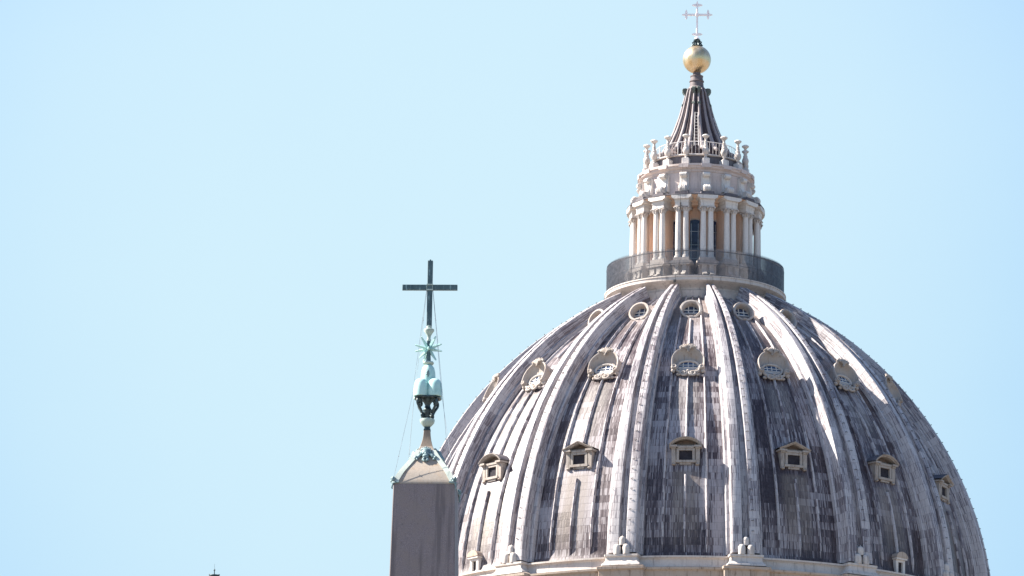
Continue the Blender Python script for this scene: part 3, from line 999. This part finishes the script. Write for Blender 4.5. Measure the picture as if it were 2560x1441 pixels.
# scroll brackets at the top of the spire, in pairs
b = MB()
outl = [(0.70, 136.96), (1.04, 137.02), (1.22, 136.94), (1.27, 136.76), (1.20, 136.58), (1.06, 136.44), (1.00, 136.1), (1.10, 135.75), (1.20, 135.62), (1.31, 135.54), (1.33, 135.38), (1.24, 135.28), (1.10, 135.30), (0.9, 135.4)]
b.prism(outl[::-1], lambda p, q, w_: (w_, -p, q), -0.125, 0.125, 0)
b.tube([(-0.14, -1.14, 136.86), (0.14, -1.14, 136.86)], 0.13, 10)
b.tube([(-0.14, -1.22, 135.42), (0.14, -1.22, 135.42)], 0.11, 10)
br = b.build('bronze_bracket', 'patina', lan, 40)
br.rotation_euler = (0, 0, PAN / 2)
for a in (-0.5, 3.5, 4.5, 7.5, 8.5, 11.5, 12.5): dup(br, lan, a * PAN)
b = MB()
b.lathe([(0.80, 136.95), (0.72, 137.10), (0.62, 137.22), (0.58, 137.62), (0.64, 137.66), (0.64, 137.74), (0.56, 137.80), (0.53, 138.08), (0.57, 138.12), (0.57, 138.2), (0.36, 138.30), (0.31, 138.55)], 32, (0, 0), 0)
b.build('neck', 'neck', lan, 30)

# ------------------------------------------------------------------ candlesticks round the lantern top
cand_names = {-4: 'leftmost', -3: 'second from the left', -2: 'third from the left', -1: 'fourth from the left', 0: 'fourth from the right', 1: 'third from the right', 2: 'second from the right', 3: 'rightmost'}
c0 = None
for k in list(range(-4, 4)) + [-5, 4]:
    a = LYAW + 0.012 + PAN / 2 + k * PAN
    if c0 is None:
        c0 = thing('stone_candlestick', (0, 0, 0), '', 'candlestick', 0, 'stone candlesticks around the lantern top')
        z = 129.04
        q = MB()
        q.box(-0.36, 0.36, -0.36, 0.36, 0.0, 0.50, 0, None, 0.03)
        q.box(-0.30, 0.30, -0.30, 0.30, 0.50, 0.56, 0, None, 0.03)
        q.build('pedestal', 'white', c0, 40)
        q = MB()
        q.lathe([(0.20, 0.56), (0.13, 0.66), (0.14, 0.76), (0.19, 0.80), (0.15, 0.86), (0.22, 0.94), (0.32, 1.10), (0.35, 1.26), (0.31, 1.42), (0.21, 1.56), (0.24, 1.62), (0.22, 1.70), (0.17, 1.74), (0.19, 1.86), (0.14, 2.0), (0.17, 2.06), (0.12, 2.14), (0.12, 2.30), (0.20, 2.42)], 18)
        q.build('baluster', 'stone', c0, 50)
        q = MB()
        q.lathe([(0.18, 2.40), (0.33, 2.50), (0.37, 2.56), (0.35, 2.62), (0.18, 2.70), (0.001, 2.72)], 18)
        q.build('dish', 'white', c0, 50)
        cc = c0
    else:
        cc = dup(c0)
    cc.scale = (0.86, 0.86, 1.0)
    cc.location = (AX[0] + 4.36 * sin(a), AX[1] - 4.36 * cos(a), 129.045)
    cc.rotation_euler = (0, 0, a)
    if k in cand_names: cc['label'] = 'white stone candlestick on the lantern parapet, %s of the eight in front' % cand_names[k]
    else: cc['label'] = 'far-side stone candlestick half hidden behind the %s one on the lantern parapet' % ('leftmost' if k == -5 else 'rightmost')

# ------------------------------------------------------------------ railings
pr = thing('parapet_railing', (AX[0], AX[1], 130.1), 'thin white iron railing around the foot of the dark spire, behind the candlesticks', 'railing', LYAW)
b = MB()
for i in range(72):
    a = 2 * pi * i / 72
    b.tube([(3.55 * sin(a), -3.55 * cos(a), 0.0), (3.55 * sin(a), -3.55 * cos(a), 1.22)], 0.018, 4)
b.build('rods', 'whiteiron', pr)
b = MB()
for z, r in ((1.22, 0.03), (0.12, 0.025)):
    b.tube([(3.55 * sin(2 * pi * i / 72), -3.55 * cos(2 * pi * i / 72), z) for i in range(72)], r, 5, 0, True)
b.build('rail', 'whiteiron', pr)
b = MB()
for i in range(10):
    a = 2 * pi * (i + 0.3) / 10
    b.tube([(3.57 * sin(a), -3.57 * cos(a), 0.0), (3.57 * sin(a), -3.57 * cos(a), 1.30)], 0.035, 6)
b.build('posts', 'whiteiron', pr)

gr = thing('gallery_railing', (AX[0], AX[1], 118.33), 'tall dark iron spiked railing encircling the visitor gallery below the lantern columns', 'railing', LYAW)
b = MB()
NB = 480
RG = 7.66
for i in range(NB):
    a = 2 * pi * i / NB
    sa, ca = sin(a), cos(a)
    o = len(b.v); w_ = 0.021
    for z, ww in ((0.0, w_), (2.26, w_)):
        for dx, dr in ((-ww, -ww), (ww, -ww), (ww, ww), (-ww, ww)):
            r = RG + dr
            b.v.append((r * sa + dx * ca, -r * ca + dx * sa, z))
    b.v.append((RG * sa, -RG * ca, 2.48))
    for j in range(4):
        b.face([o + j, o + (j + 1) % 4, o + 4 + (j + 1) % 4, o + 4 + j])
        b.face([o + 4 + j, o + 4 + (j + 1) % 4, o + 8])
b.build('bars', 'iron', gr, 20)
for z, r, nm in ((2.18, 0.04, 'top_rail'), (1.12, 0.025, 'middle_rail'), (0.08, 0.03, 'bottom_rail')):
    b = MB()
    b.tube([(RG * sin(2 * pi * i / 120), -RG * cos(2 * pi * i / 120), z) for i in range(120)], r, 5, 0, True)
    b.build(nm, 'iron', gr)
b = MB()
b.box(-0.02, 0.02, -RG - 0.025, -RG + 0.045, 0.0, 2.17)
po = b.build('post', 'iron', gr)
for k in range(1, 24): dup(po, gr, k * 2 * pi / 24)

# ------------------------------------------------------------------ ladders on the spire
def ladder(ang, label, wid, z0, z1, off):
    t = thing('ladder', (AX[0], AX[1], z0), label, 'ladder', ang, 'ladders on the spire')
    b = MB()
    n = 16
    for sx in (-1, 1):
        b.tube([(sx * wid * (1 - 0.35 * i / n), -sp_r(z0 + (z1 - z0) * i / n) - off, (z1 - z0) * i / n) for i in range(n + 1)], 0.019, 5)
    b.build('stiles', 'whiteiron', t)
    m = int((z1 - z0) / 0.30)
    for i in range(m):
        b = MB()
        z = 0.15 + i * (z1 - z0 - 0.2) / (m - 1)
        f = z / (z1 - z0)
        r = sp_r(z0 + z) + off
        b.tube([(-wid * (1 - 0.35 * f), -r, z), (wid * (1 - 0.35 * f), -r, z)], 0.013, 4)
        b.build('rung', 'whiteiron', t)
ladder(LYAW + 0.02, 'narrow white ladder running up the middle of the dark spire', 0.19, 131.1, 134.5, 0.16)
ladder(LYAW + 3.0 * PAN, 'narrow white ladder on the shaded right flank of the spire', 0.19, 131.2, 134.2, 0.18)

# ------------------------------------------------------------------ lightning cable down the lantern
cb = thing('lightning_cable', (AX[0], AX[1], 117.5), 'thin dark cable hanging in front of the column pair left of the central lantern window', 'cable', LYAW - PAN / 2 - 0.01)
b = MB()
b.tube([(0.0, -5.15, 11.4), (0.0, -5.20, 10.2), (0.02, -6.08, 8.6), (0.02, -6.02, 7.9), (0, -5.72, 7.5), (0, -5.72, 2.9), (0.02, -6.2, 2.4), (0.05, -7.6, 1.05), (0.06, -7.92, 0.8), (0.06, -7.92, 0.2)], 0.014, 5)
b.build('wire', 'cable', cb)
b = MB()
b.tube([(0.02, -5.98, 7.75), (0.0, -5.78, 7.3)], 0.06, 6)
b.build('junction', 'cable', cb)
b = MB()
b.box(-0.10, 0.12, -8.02, -7.84, 0.22, 0.42, 0, None, 0.02)
b.build('bracket_box', 'cable', cb)

# ------------------------------------------------------------------ gilded ball and cross
bc = thing('ball_finial', (AX[0], AX[1], 138.5), 'gilded bronze ball with slender pale cross crowning the spire of the lantern', 'finial', LYAW)
Zf = 138.5
b = MB()
b.lathe([(max(1.235 * cos(a), 0.001), 139.70 - Zf + 1.235 * sin(a)) for a in [-pi / 2 + pi * i / 32 for i in range(33)]], 48, cap=False)
b.build('ball', 'gold', bc, 60)
b = MB()
b.lathe([(0.40, 140.88 - Zf), (0.42, 140.98 - Zf), (0.22, 141.06 - Zf), (0.2, 141.3 - Zf), (0.30, 141.42 - Zf), (0.30, 141.50 - Zf), (0.1, 141.54 - Zf)], 16)
for i in range(6):
    a = 2 * pi * i / 6 + 0.3
    b.tube([(rr * sin(a), -rr * cos(a), z - Zf) for rr, z in ((0.24, 141.34), (0.40, 141.28), (0.34, 141.14), (0.42, 141.02), (0.50, 140.92))], 0.065, 6)
b.build('collar', 'darkbronze', bc, 50)
b = MB()
b.lathe([(0.12, 141.52 - Zf), (0.22, 141.58 - Zf), (0.20, 141.70 - Zf), (0.06, 141.80 - Zf)], 14)
T = 0.08
b.box(-T, T, -T, T, 141.72 - Zf, 144.62 - Zf, 0, None, 0.03)
def pointed(b, c, d, L, wv, ln):
    """leaf shaped end: c centre, d direction, L length"""
    cx, cz = c; dx, dz = d; nx, nz = -dz, dx
    pts = [(0.0, 0.08), (0.10, 0.105), (0.20, 0.095), (0.32, 0.05), (L, 0.01)]
    poly = [(cx + dx * p + nx * q, cz + dz * p + nz * q) for p, q in pts] + [(cx + dx * p - nx * q, cz + dz * p - nz * q) for p, q in reversed(pts)]
    b.prism(poly, lambda p, q, s: (p, s, q), -0.07, 0.07, 0)
za = 143.80 - Zf
b.box(-0.96, -T, -T * 0.96, T * 0.96, za - T, za + T, 0, None, 0.03)
b.box(T, 0.96, -T * 0.96, T * 0.96, za - T, za + T, 0, None, 0.03)
pointed(b, (-0.9, za), (-1, 0), 0.44, 0, 0); pointed(b, (0.9, za), (1, 0), 0.44, 0, 0)
for sx in (-1, 1):
    pointed(b, (sx * 0.95, za + 0.06), (0, 1), 0.40, 0, 0); pointed(b, (sx * 0.95, za - 0.06), (0, -1), 0.34, 0, 0)
zt = 144.62 - Zf
pointed(b, (0, zt), (0, 1), 0.46, 0, 0)
for sx in (-1, 1):
    pointed(b, (sx * 0.06, zt + 0.06), (sx, 0), 0.40, 0, 0)
    pointed(b, (sx * 0.06, 142.02 - Zf), (sx, 0), 0.40, 0, 0)
b.box(-0.13, 0.13, -0.13, 0.13, za - 0.13, za + 0.13, 0, None, 0.02)
b.build('cross', 'pinkmetal', bc, 40)

# ------------------------------------------------------------------ obelisk
OB = (-2.266, 150.0)
ORZ = radians(-3.1)
ob = thing('obelisk', (OB[0], OB[1], 0), 'plain grey-brown granite obelisk with sloped stone cap, standing left of the dome', 'obelisk', ORZ)
ZT = 33.36
def hw(z): return 0.838 + (ZT - z) * 0.0205
b = MB()
def sq(h, z, ch=0.02):
    return [(-h + ch, -h, z), (h - ch, -h, z), (h, -h + ch, z), (h, h - ch, z), (h - ch, h, z), (-h + ch, h, z), (-h, h - ch, z), (-h, -h + ch, z)]
b.grid([sq(hw(z), z) for z in [8.3 + (ZT - 8.3) * i / 24 for i in range(25)]], 0, None, True)
o = len(b.v); b.v.extend(sq(hw(ZT), ZT)); b.face([o + i for i in range(8)])
b.build('shaft', 'granite', ob, 30)
b = MB()
b.grid([sq(h, z) for h, z in ((3.2, 0), (3.2, 0.6), (2.4, 0.8), (2.3, 6.2), (2.6, 6.5), (2.6, 7.0), (1.6, 7.2), (1.55, 8.4))], 0, None, True)
b.build('pedestal', 'stone', ob, 30)
CAPP = [(0.845, 33.362), (0.845, 33.40), (0.80, 33.50), (0.69, 33.72), (0.50, 34.00), (0.345, 34.24), (0.195, 34.50), (0.125, 34.72), (0.098, 34.88), (0.088, 35.02)]
b = MB()
def fine(pf, n=4):
    out = []
    for i in range(len(pf) - 1):
        p0 = pf[max(i - 1, 0)]; p1 = pf[i]; p2 = pf[i + 1]; p3 = pf[min(i + 2, len(pf) - 1)]
        for q in range(n):
            t = q / n
            out.append(tuple(0.5 * (2 * p1[d] + (p2[d] - p0[d]) * t + (2 * p0[d] - 5 * p1[d] + 4 * p2[d] - p3[d]) * t * t + (3 * p1[d] - p0[d] - 3 * p2[d] + p3[d]) * t ** 3) for d in (0, 1)))
    return out + [pf[-1]]
FC = CAPP[:2] + fine(CAPP[2:])
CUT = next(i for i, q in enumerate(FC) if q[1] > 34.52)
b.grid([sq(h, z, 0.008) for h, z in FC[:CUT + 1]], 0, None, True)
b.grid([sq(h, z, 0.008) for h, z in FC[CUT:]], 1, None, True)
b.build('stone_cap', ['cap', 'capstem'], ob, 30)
def cap_h(z):
    for (r0, z0), (r1, z1) in zip(FC, FC[1:]):
        if z <= z1: return r0 + (r1 - r0) * (z - z0) / max(z1 - z0, 1e-6)
    return FC[-1][0]
# bronze angle strips on the four edges
def strip():
    b = MB()
    zs = [33.42 + (34.42 - 33.42) * i / 12 for i in range(13)]
    R_ = []
    for i, z in enumerate(zs):
        h = cap_h(z) + 0.012
        wd = 0.15 if z < 34.2 else 0.15 - 0.25 * (z - 34.2)
        R_.append([(h - wd, -h + 0.006, z), (h - wd, -h - 0.010, z + 0.012), (h - 0.03, -h - 0.014, z + 0.012), (h + 0.012, -h - 0.012, z + 0.014), (h + 0.014, -h + 0.03, z + 0.012), (h + 0.010, -h + wd, z + 0.012), (h - 0.006, -h + wd, z)])
    b.grid(R_, 0)
    return b.build('edge_strip', 'strip', ob, 40)
st0 = strip()
def foot():
    b = MB()
    h = 0.84
    for i in range(7):
        a = 2 * pi * i / 7
        b.ball((h - 0.03 + 0.05 * cos(a), -h + 0.0 + 0.05 * sin(a), 33.47 + 0.04 * sin(2.3 * i)), 0.042, 7)
    b.tube([(h - 0.16, -h - 0.02, 33.41), (h + 0.02, -h - 0.03, 33.385), (h + 0.03, -h + 0.16, 33.41)], 0.03, 6)
    b.tube([(h + 0.0, -h - 0.0, 33.45), (h + 0.03, -h - 0.03, 33.49), (h + 0.01, -h - 0.01, 33.55), (h - 0.02, -h + 0.02, 33.54)], [0.04, 0.032, 0.028, 0.022], 6)
    b.tube([(h + 0.01, -h - 0.01, 33.40), (h + 0.035, -h - 0.035, 33.25), (h + 0.02, -h - 0.02, 33.21)], [0.032, 0.024, 0.015], 6)
    return b.build('corner_ornament', 'mask', ob, 60)
ft0 = foot()
for k in range(1, 4):
    dup(st0, ob, k * pi / 2); dup(ft0, ob, k * pi / 2)
def mask():
    b = MB()
    z0 = 34.32
    def P(x, d, z):
        return (x * 0.92, -cap_h(max(min(z0 + z, 35.0), 33.45)) - d * 0.7, z0 + z)
    b.ball(P(0, 0.05, 0.0), 0.125, 12, 0, (1.0, 0.75, 1.15))
    b.ball(P(0, 0.10, -0.10), 0.085, 10, 0, (1.1, 0.9, 0.8))      # muzzle
    b.ball(P(0, 0.15, -0.03), 0.035, 8, 0, (0.8, 1, 1.6))         # nose
    for sx in (-1, 1):
        b.ball(P(sx * 0.055, 0.13, 0.05), 0.03, 8)                # brows
        b.ball(P(sx * 0.07, 0.11, -0.02), 0.04, 8)                # cheeks
        b.ball(P(sx * 0.12, 0.04, 0.03), 0.055, 8)
        b.tube([P(sx * 0.10, 0.06, -0.02), P(sx * 0.17, 0.07, -0.06), P(sx * 0.22, 0.05, -0.12), P(sx * 0.29, 0.04, -0.14)], [0.05, 0.05, 0.045, 0.04], 7)
        b.ball(P(sx * 0.29, 0.04, -0.14), 0.06, 8)
        b.ball(P(sx * 0.25, 0.06, -0.19), 0.035, 8)
        b.tube([P(sx * 0.03, 0.08, -0.14), P(sx * 0.07, 0.07, -0.21), P(sx * 0.02, 0.08, -0.25)], [0.04, 0.04, 0.03], 7)
    b.tube([P(-0.15, 0.05, 0.10), P(-0.08, 0.09, 0.12), P(0, 0.11, 0.13), P(0.08, 0.09, 0.12), P(0.15, 0.05, 0.10)], 0.03, 7)
    for i in range(5):
        x = -0.10 + 0.05 * i
        b.ball(P(x, 0.05, 0.175 - abs(x) * 0.4), 0.042, 8)
    return b.build('lion_mask', 'mask', ob, 60)
mk0 = mask()
for k in (1, 2, 3): dup(mk0, ob, k * pi / 2)

# ------------------------------------------------------------------ bronze finial of the obelisk
FZ = 35.0
bf = thing('bronze_finial', (OB[0] - 0.0, OB[1], FZ), 'green bronze finial of mounds, many-rayed star and plain dark cross on the obelisk tip', 'finial', ORZ)
b = MB()
b.box(-0.095, 0.095, -0.095, 0.095, 35.022 - FZ, 35.06 - FZ, 0, None, 0.01)
b.box(-0.08, 0.08, -0.08, 0.08, 35.06 - FZ, 35.13 - FZ, 0, None, 0.01)
b.build('socket', 'darkbronze', bf)
b = MB()
b.lathe([(0.09, 35.13 - FZ), (0.13, 35.17 - FZ), (0.19, 35.24 - FZ), (0.205, 35.30 - FZ), (0.20, 35.34 - FZ), (0.14, 35.37 - FZ), (0.09, 35.375 - FZ)], 28)
b.build('dish', 'verdgrey', bf, 50)
b = MB()
b.lathe([(0.09, 35.37 - FZ), (0.12, 35.42 - FZ), (0.115, 35.55 - FZ), (0.135, 35.60 - FZ), (0.09, 35.66 - FZ), (0.07, 35.74 - FZ), (0.10, 35.80 - FZ), (0.16, 35.88 - FZ), (0.16, 35.92 - FZ)], 16)
b.build('vase', 'darkbronze', bf, 50)
b = MB()
pth = [(0.10, 35.44), (0.17, 35.40), (0.205, 35.43), (0.19, 35.49), (0.15, 35.48), (0.155, 35.44), (0.20, 35.50), (0.24, 35.58), (0.30, 35.66), (0.36, 35.74), (0.375, 35.82), (0.34, 35.89), (0.28, 35.88), (0.25, 35.82), (0.28, 35.78), (0.31, 35.81)]
b.tube([(0, -r, z - FZ) for r, z in fine(pth, 3)], 0.036, 8)
sc = b.build('scroll', 'darkbronze', bf, 60)
sc.rotation_euler = (0, 0, pi / 4)
for k in (1, 2, 3): dup(sc, bf, pi / 4 + k * pi / 2)
b = MB()
o1 = []
for i in range(48):
    a = 2 * pi * i / 48
    r = 0.335 + 0.06 * abs(cos(2 * (a - pi / 4))) ** 0.6
    o1.append((r * cos(a), r * sin(a)))
b.prism(o1, lambda p, q, s: (p, q, s), 35.915 - FZ, 35.955 - FZ)
b.build('plate', 'darkbronze', bf, 40)
def mnd(x, y, z0, r, h, name='mound'):
    b = MB()
    b.lathe([(r * 0.98, z0 - FZ), (r, z0 + 0.03 - FZ), (r * 0.99, z0 + h * 0.45 - FZ), (r * 0.93, z0 + h * 0.68 - FZ), (r * 0.78, z0 + h * 0.85 - FZ), (r * 0.50, z0 + h * 0.96 - FZ), (0.001, z0 + h - FZ)], 24, (x, y))
    return b.build(name, 'verd', bf, 60)
for k in range(4):
    a = pi / 4 + k * pi / 2 + 0.06
    mnd(0.265 * sin(a), -0.265 * cos(a), 35.956, 0.205, 0.50)
mnd(0, 0, 36.22, 0.205, 0.68)
b = MB()
for i, (x, z) in enumerate(((0, 36.66), (-0.02, 36.58), (0.02, 36.58), (0, 36.53), (-0.015, 36.63), (0.015, 36.63))):
    b.ball((x, -0.20, z - FZ), 0.03, 8, 0, (1, 0.8, 1.3))
b.build('emblem', 'mask', bf, 60)
b = MB()
b.lathe([(0.06, 36.87 - FZ), (0.13, 36.89 - FZ), (0.155, 36.93 - FZ), (0.13, 36.97 - FZ), (0.05, 36.99 - FZ)], 24)
b.build('disc', 'verdgrey', bf, 50)
b = MB()
b.grid([[(sx * h, sy * h, z - FZ) for sx, sy in ((-1, -1), (1, -1), (1, 1), (-1, 1))] for h, z in ((0.062, 36.98), (0.045, 37.30), (0.045, 37.56))], 0, None, True)
b.build('stem', 'cross', bf, 30)
b = MB()
C0 = Vector((0, 0, 37.33 - FZ))
dirs = [(-0.55, -0.25, 0.86), (0.50, -0.25, 0.86), (0.95, -0.35, 0.28), (0.93, -0.30, -0.22), (0.55, -0.2, -0.86), (-0.40, 0.35, -0.88), (-0.60, -0.35, -0.70), (-0.95, 0.3, -0.10), (-0.94, -0.35, 0.22), (0.25, 0.9, 0.4), (-0.25, 0.9, 0.4), (0.3, 0.85, -0.4), (0.05, -0.97, -0.1), (0.75, 0.45, 0.48)]
for d in dirs:
    d = Vector(d).normalized()
    L = 0.41
    b.tube([C0 + d * 0.03, C0 + d * 0.15, C0 + d * (L - 0.02), C0 + d * L], [0.035, 0.048, 0.022, 0.006], 4)
b.ball(tuple(C0), 0.07, 10)
b.build('star', 'verd', bf, 20)
b = MB()
b.lathe([(0.05, 37.55 - FZ), (0.062, 37.58 - FZ), (0.048, 37.62 - FZ), (0.055, 37.70 - FZ), (0.10, 37.78 - FZ), (0.145, 37.84 - FZ), (0.14, 37.885 - FZ), (0.075, 37.915 - FZ), (0.075, 37.99 - FZ)], 24)
b.build('knop', 'verdgrey', bf, 50)
b = MB()
b.box(-0.072, 0.072, -0.06, 0.06, 37.98 - FZ, 39.83 - FZ, 0, None, 0.012)
b.box(-0.762, -0.0725, -0.055, 0.055, 39.00 - FZ, 39.145 - FZ, 0, None, 0.012)
b.box(0.0725, 0.762, -0.055, 0.055, 39.00 - FZ, 39.145 - FZ, 0, None, 0.012)
b.box(-0.02, 0.02, -0.02, 0.02, 39.83 - FZ, 39.87 - FZ)
b.build('cross', 'cross', bf, 30)
b = MB()
b.box(-0.085, -0.073, -0.07, 0.07, 38.98 - FZ, 39.17 - FZ); b.box(0.073, 0.085, -0.07, 0.07, 38.98 - FZ, 39.17 - FZ)
b.box(-0.085, 0.085, -0.075, -0.0615, 38.985 - FZ, 39.02 - FZ); b.box(-0.085, 0.085, -0.075, -0.0615, 39.13 - FZ, 39.165 - FZ)
b.build('clamp', 'verdgrey', bf)

# guy wires from the cross to the cap corners
def ow(p):
    c, s = cos(ORZ), sin(ORZ)
    return (OB[0] + p[0] * c - p[1] * s, OB[1] + p[0] * s + p[1] * c, p[2])
for (sx, sy, lab, x2, y2, z2) in ((-1, -1, 'thin stay wire from the cross to the near left corner of the obelisk cap', 0.82, 0.84, 33.56),
                      (-1, 1, 'thin stay wire left of the obelisk finial, running to the far side of the cap', 0.55, 0.5, 33.98),
                      (1, -1, 'thin stay wire from the cross to the near right corner of the obelisk cap', 0.80, 0.84, 33.56),
                      (1, 1, 'thin stay wire right of the obelisk finial, running to the far side of the cap', 0.6, 0.55, 33.85)):
    p0 = (sx * 0.08, sy * 0.06, 39.05)
    p1 = (sx * 0.17, sy * 0.2, 38.2) if sy > 0 else (sx * 0.19, sy * 0.14, 38.3)
    pm = (sx * 0.405, sy * 0.30, 35.95)
    pe = (sx * x2, sy * y2, z2)
    P = [Vector(ow(q)) for q in (p0, pm, pe)]
    b = MB()
    base = Vector(ow((0, 0, 0)))
    b.tube([P[0], P[0].lerp(P[1], 0.33), P[0].lerp(P[1], 0.66), P[1], P[1].lerp(P[2], 0.5), P[2]], 0.0052, 5)
    for f in (0.28,): b.ball(tuple(P[0].lerp(P[1], f)), 0.018, 6)
    b.ball(tuple(P[1].lerp(P[2], 0.75)), 0.018, 6)
    b.v = [(x - P[2].x, y - P[2].y, z - P[2].z) for x, y, z in b.v]
    o = b.build('stay_wire', 'wire', None, 40, tuple(P[2]))
    tag(o, lab, 'wire', 'stay wires of the obelisk cross')

# ------------------------------------------------------------------ tip of a side cupola at the lower edge
sc_ = thing('side_cupola', (-22.9, 430.0, 0), 'tip of a distant small cupola with ball-topped rod at the bottom left edge', 'cupola')
b = MB()
b.lathe([(6.2, 0.0), (6.2, 66.0), (6.6, 66.2), (6.6, 66.8), (6.2, 67.0)] + [(0.9 + 5.3 * cos(a), 67 + 8.0 * sin(a)) for a in [pi / 2 * i / 12 for i in range(1, 12)]] + [(0.9, 75.0)], 48)
b.build('drum', 'stone', sc_, 30)
b = MB()
b.lathe([(0.9, 75.0), (0.75, 75.3), (0.7, 78.6), (1.0, 78.9), (0.9, 79.1), (0.55, 80.4), (0.3, 83.2), (0.26, 84.6), (0.30, 85.0), (0.33, 85.28)], 24)
b.build('turret', 'soot', sc_, 30)
b = MB()
b.lathe([(0.30, 85.26), (0.40, 85.30), (0.42, 85.36), (0.40, 85.42), (0.2, 85.44)], 20)
for sx in (-1, 1): b.ball((sx * 0.37, 0, 85.44), 0.07, 8)
b.build('cap_ring', 'darkbronze', sc_, 40)
b = MB()
b.tube([(0, 0, 85.42), (0, 0, 85.80)], 0.035, 6)
b.ball((0, 0, 85.82), 0.075, 10)
b.tube([(0, 0, 85.86), (0, 0, 86.32)], [0.012, 0.006], 5)
b.build('rod', 'darkbronze', sc_, 50)
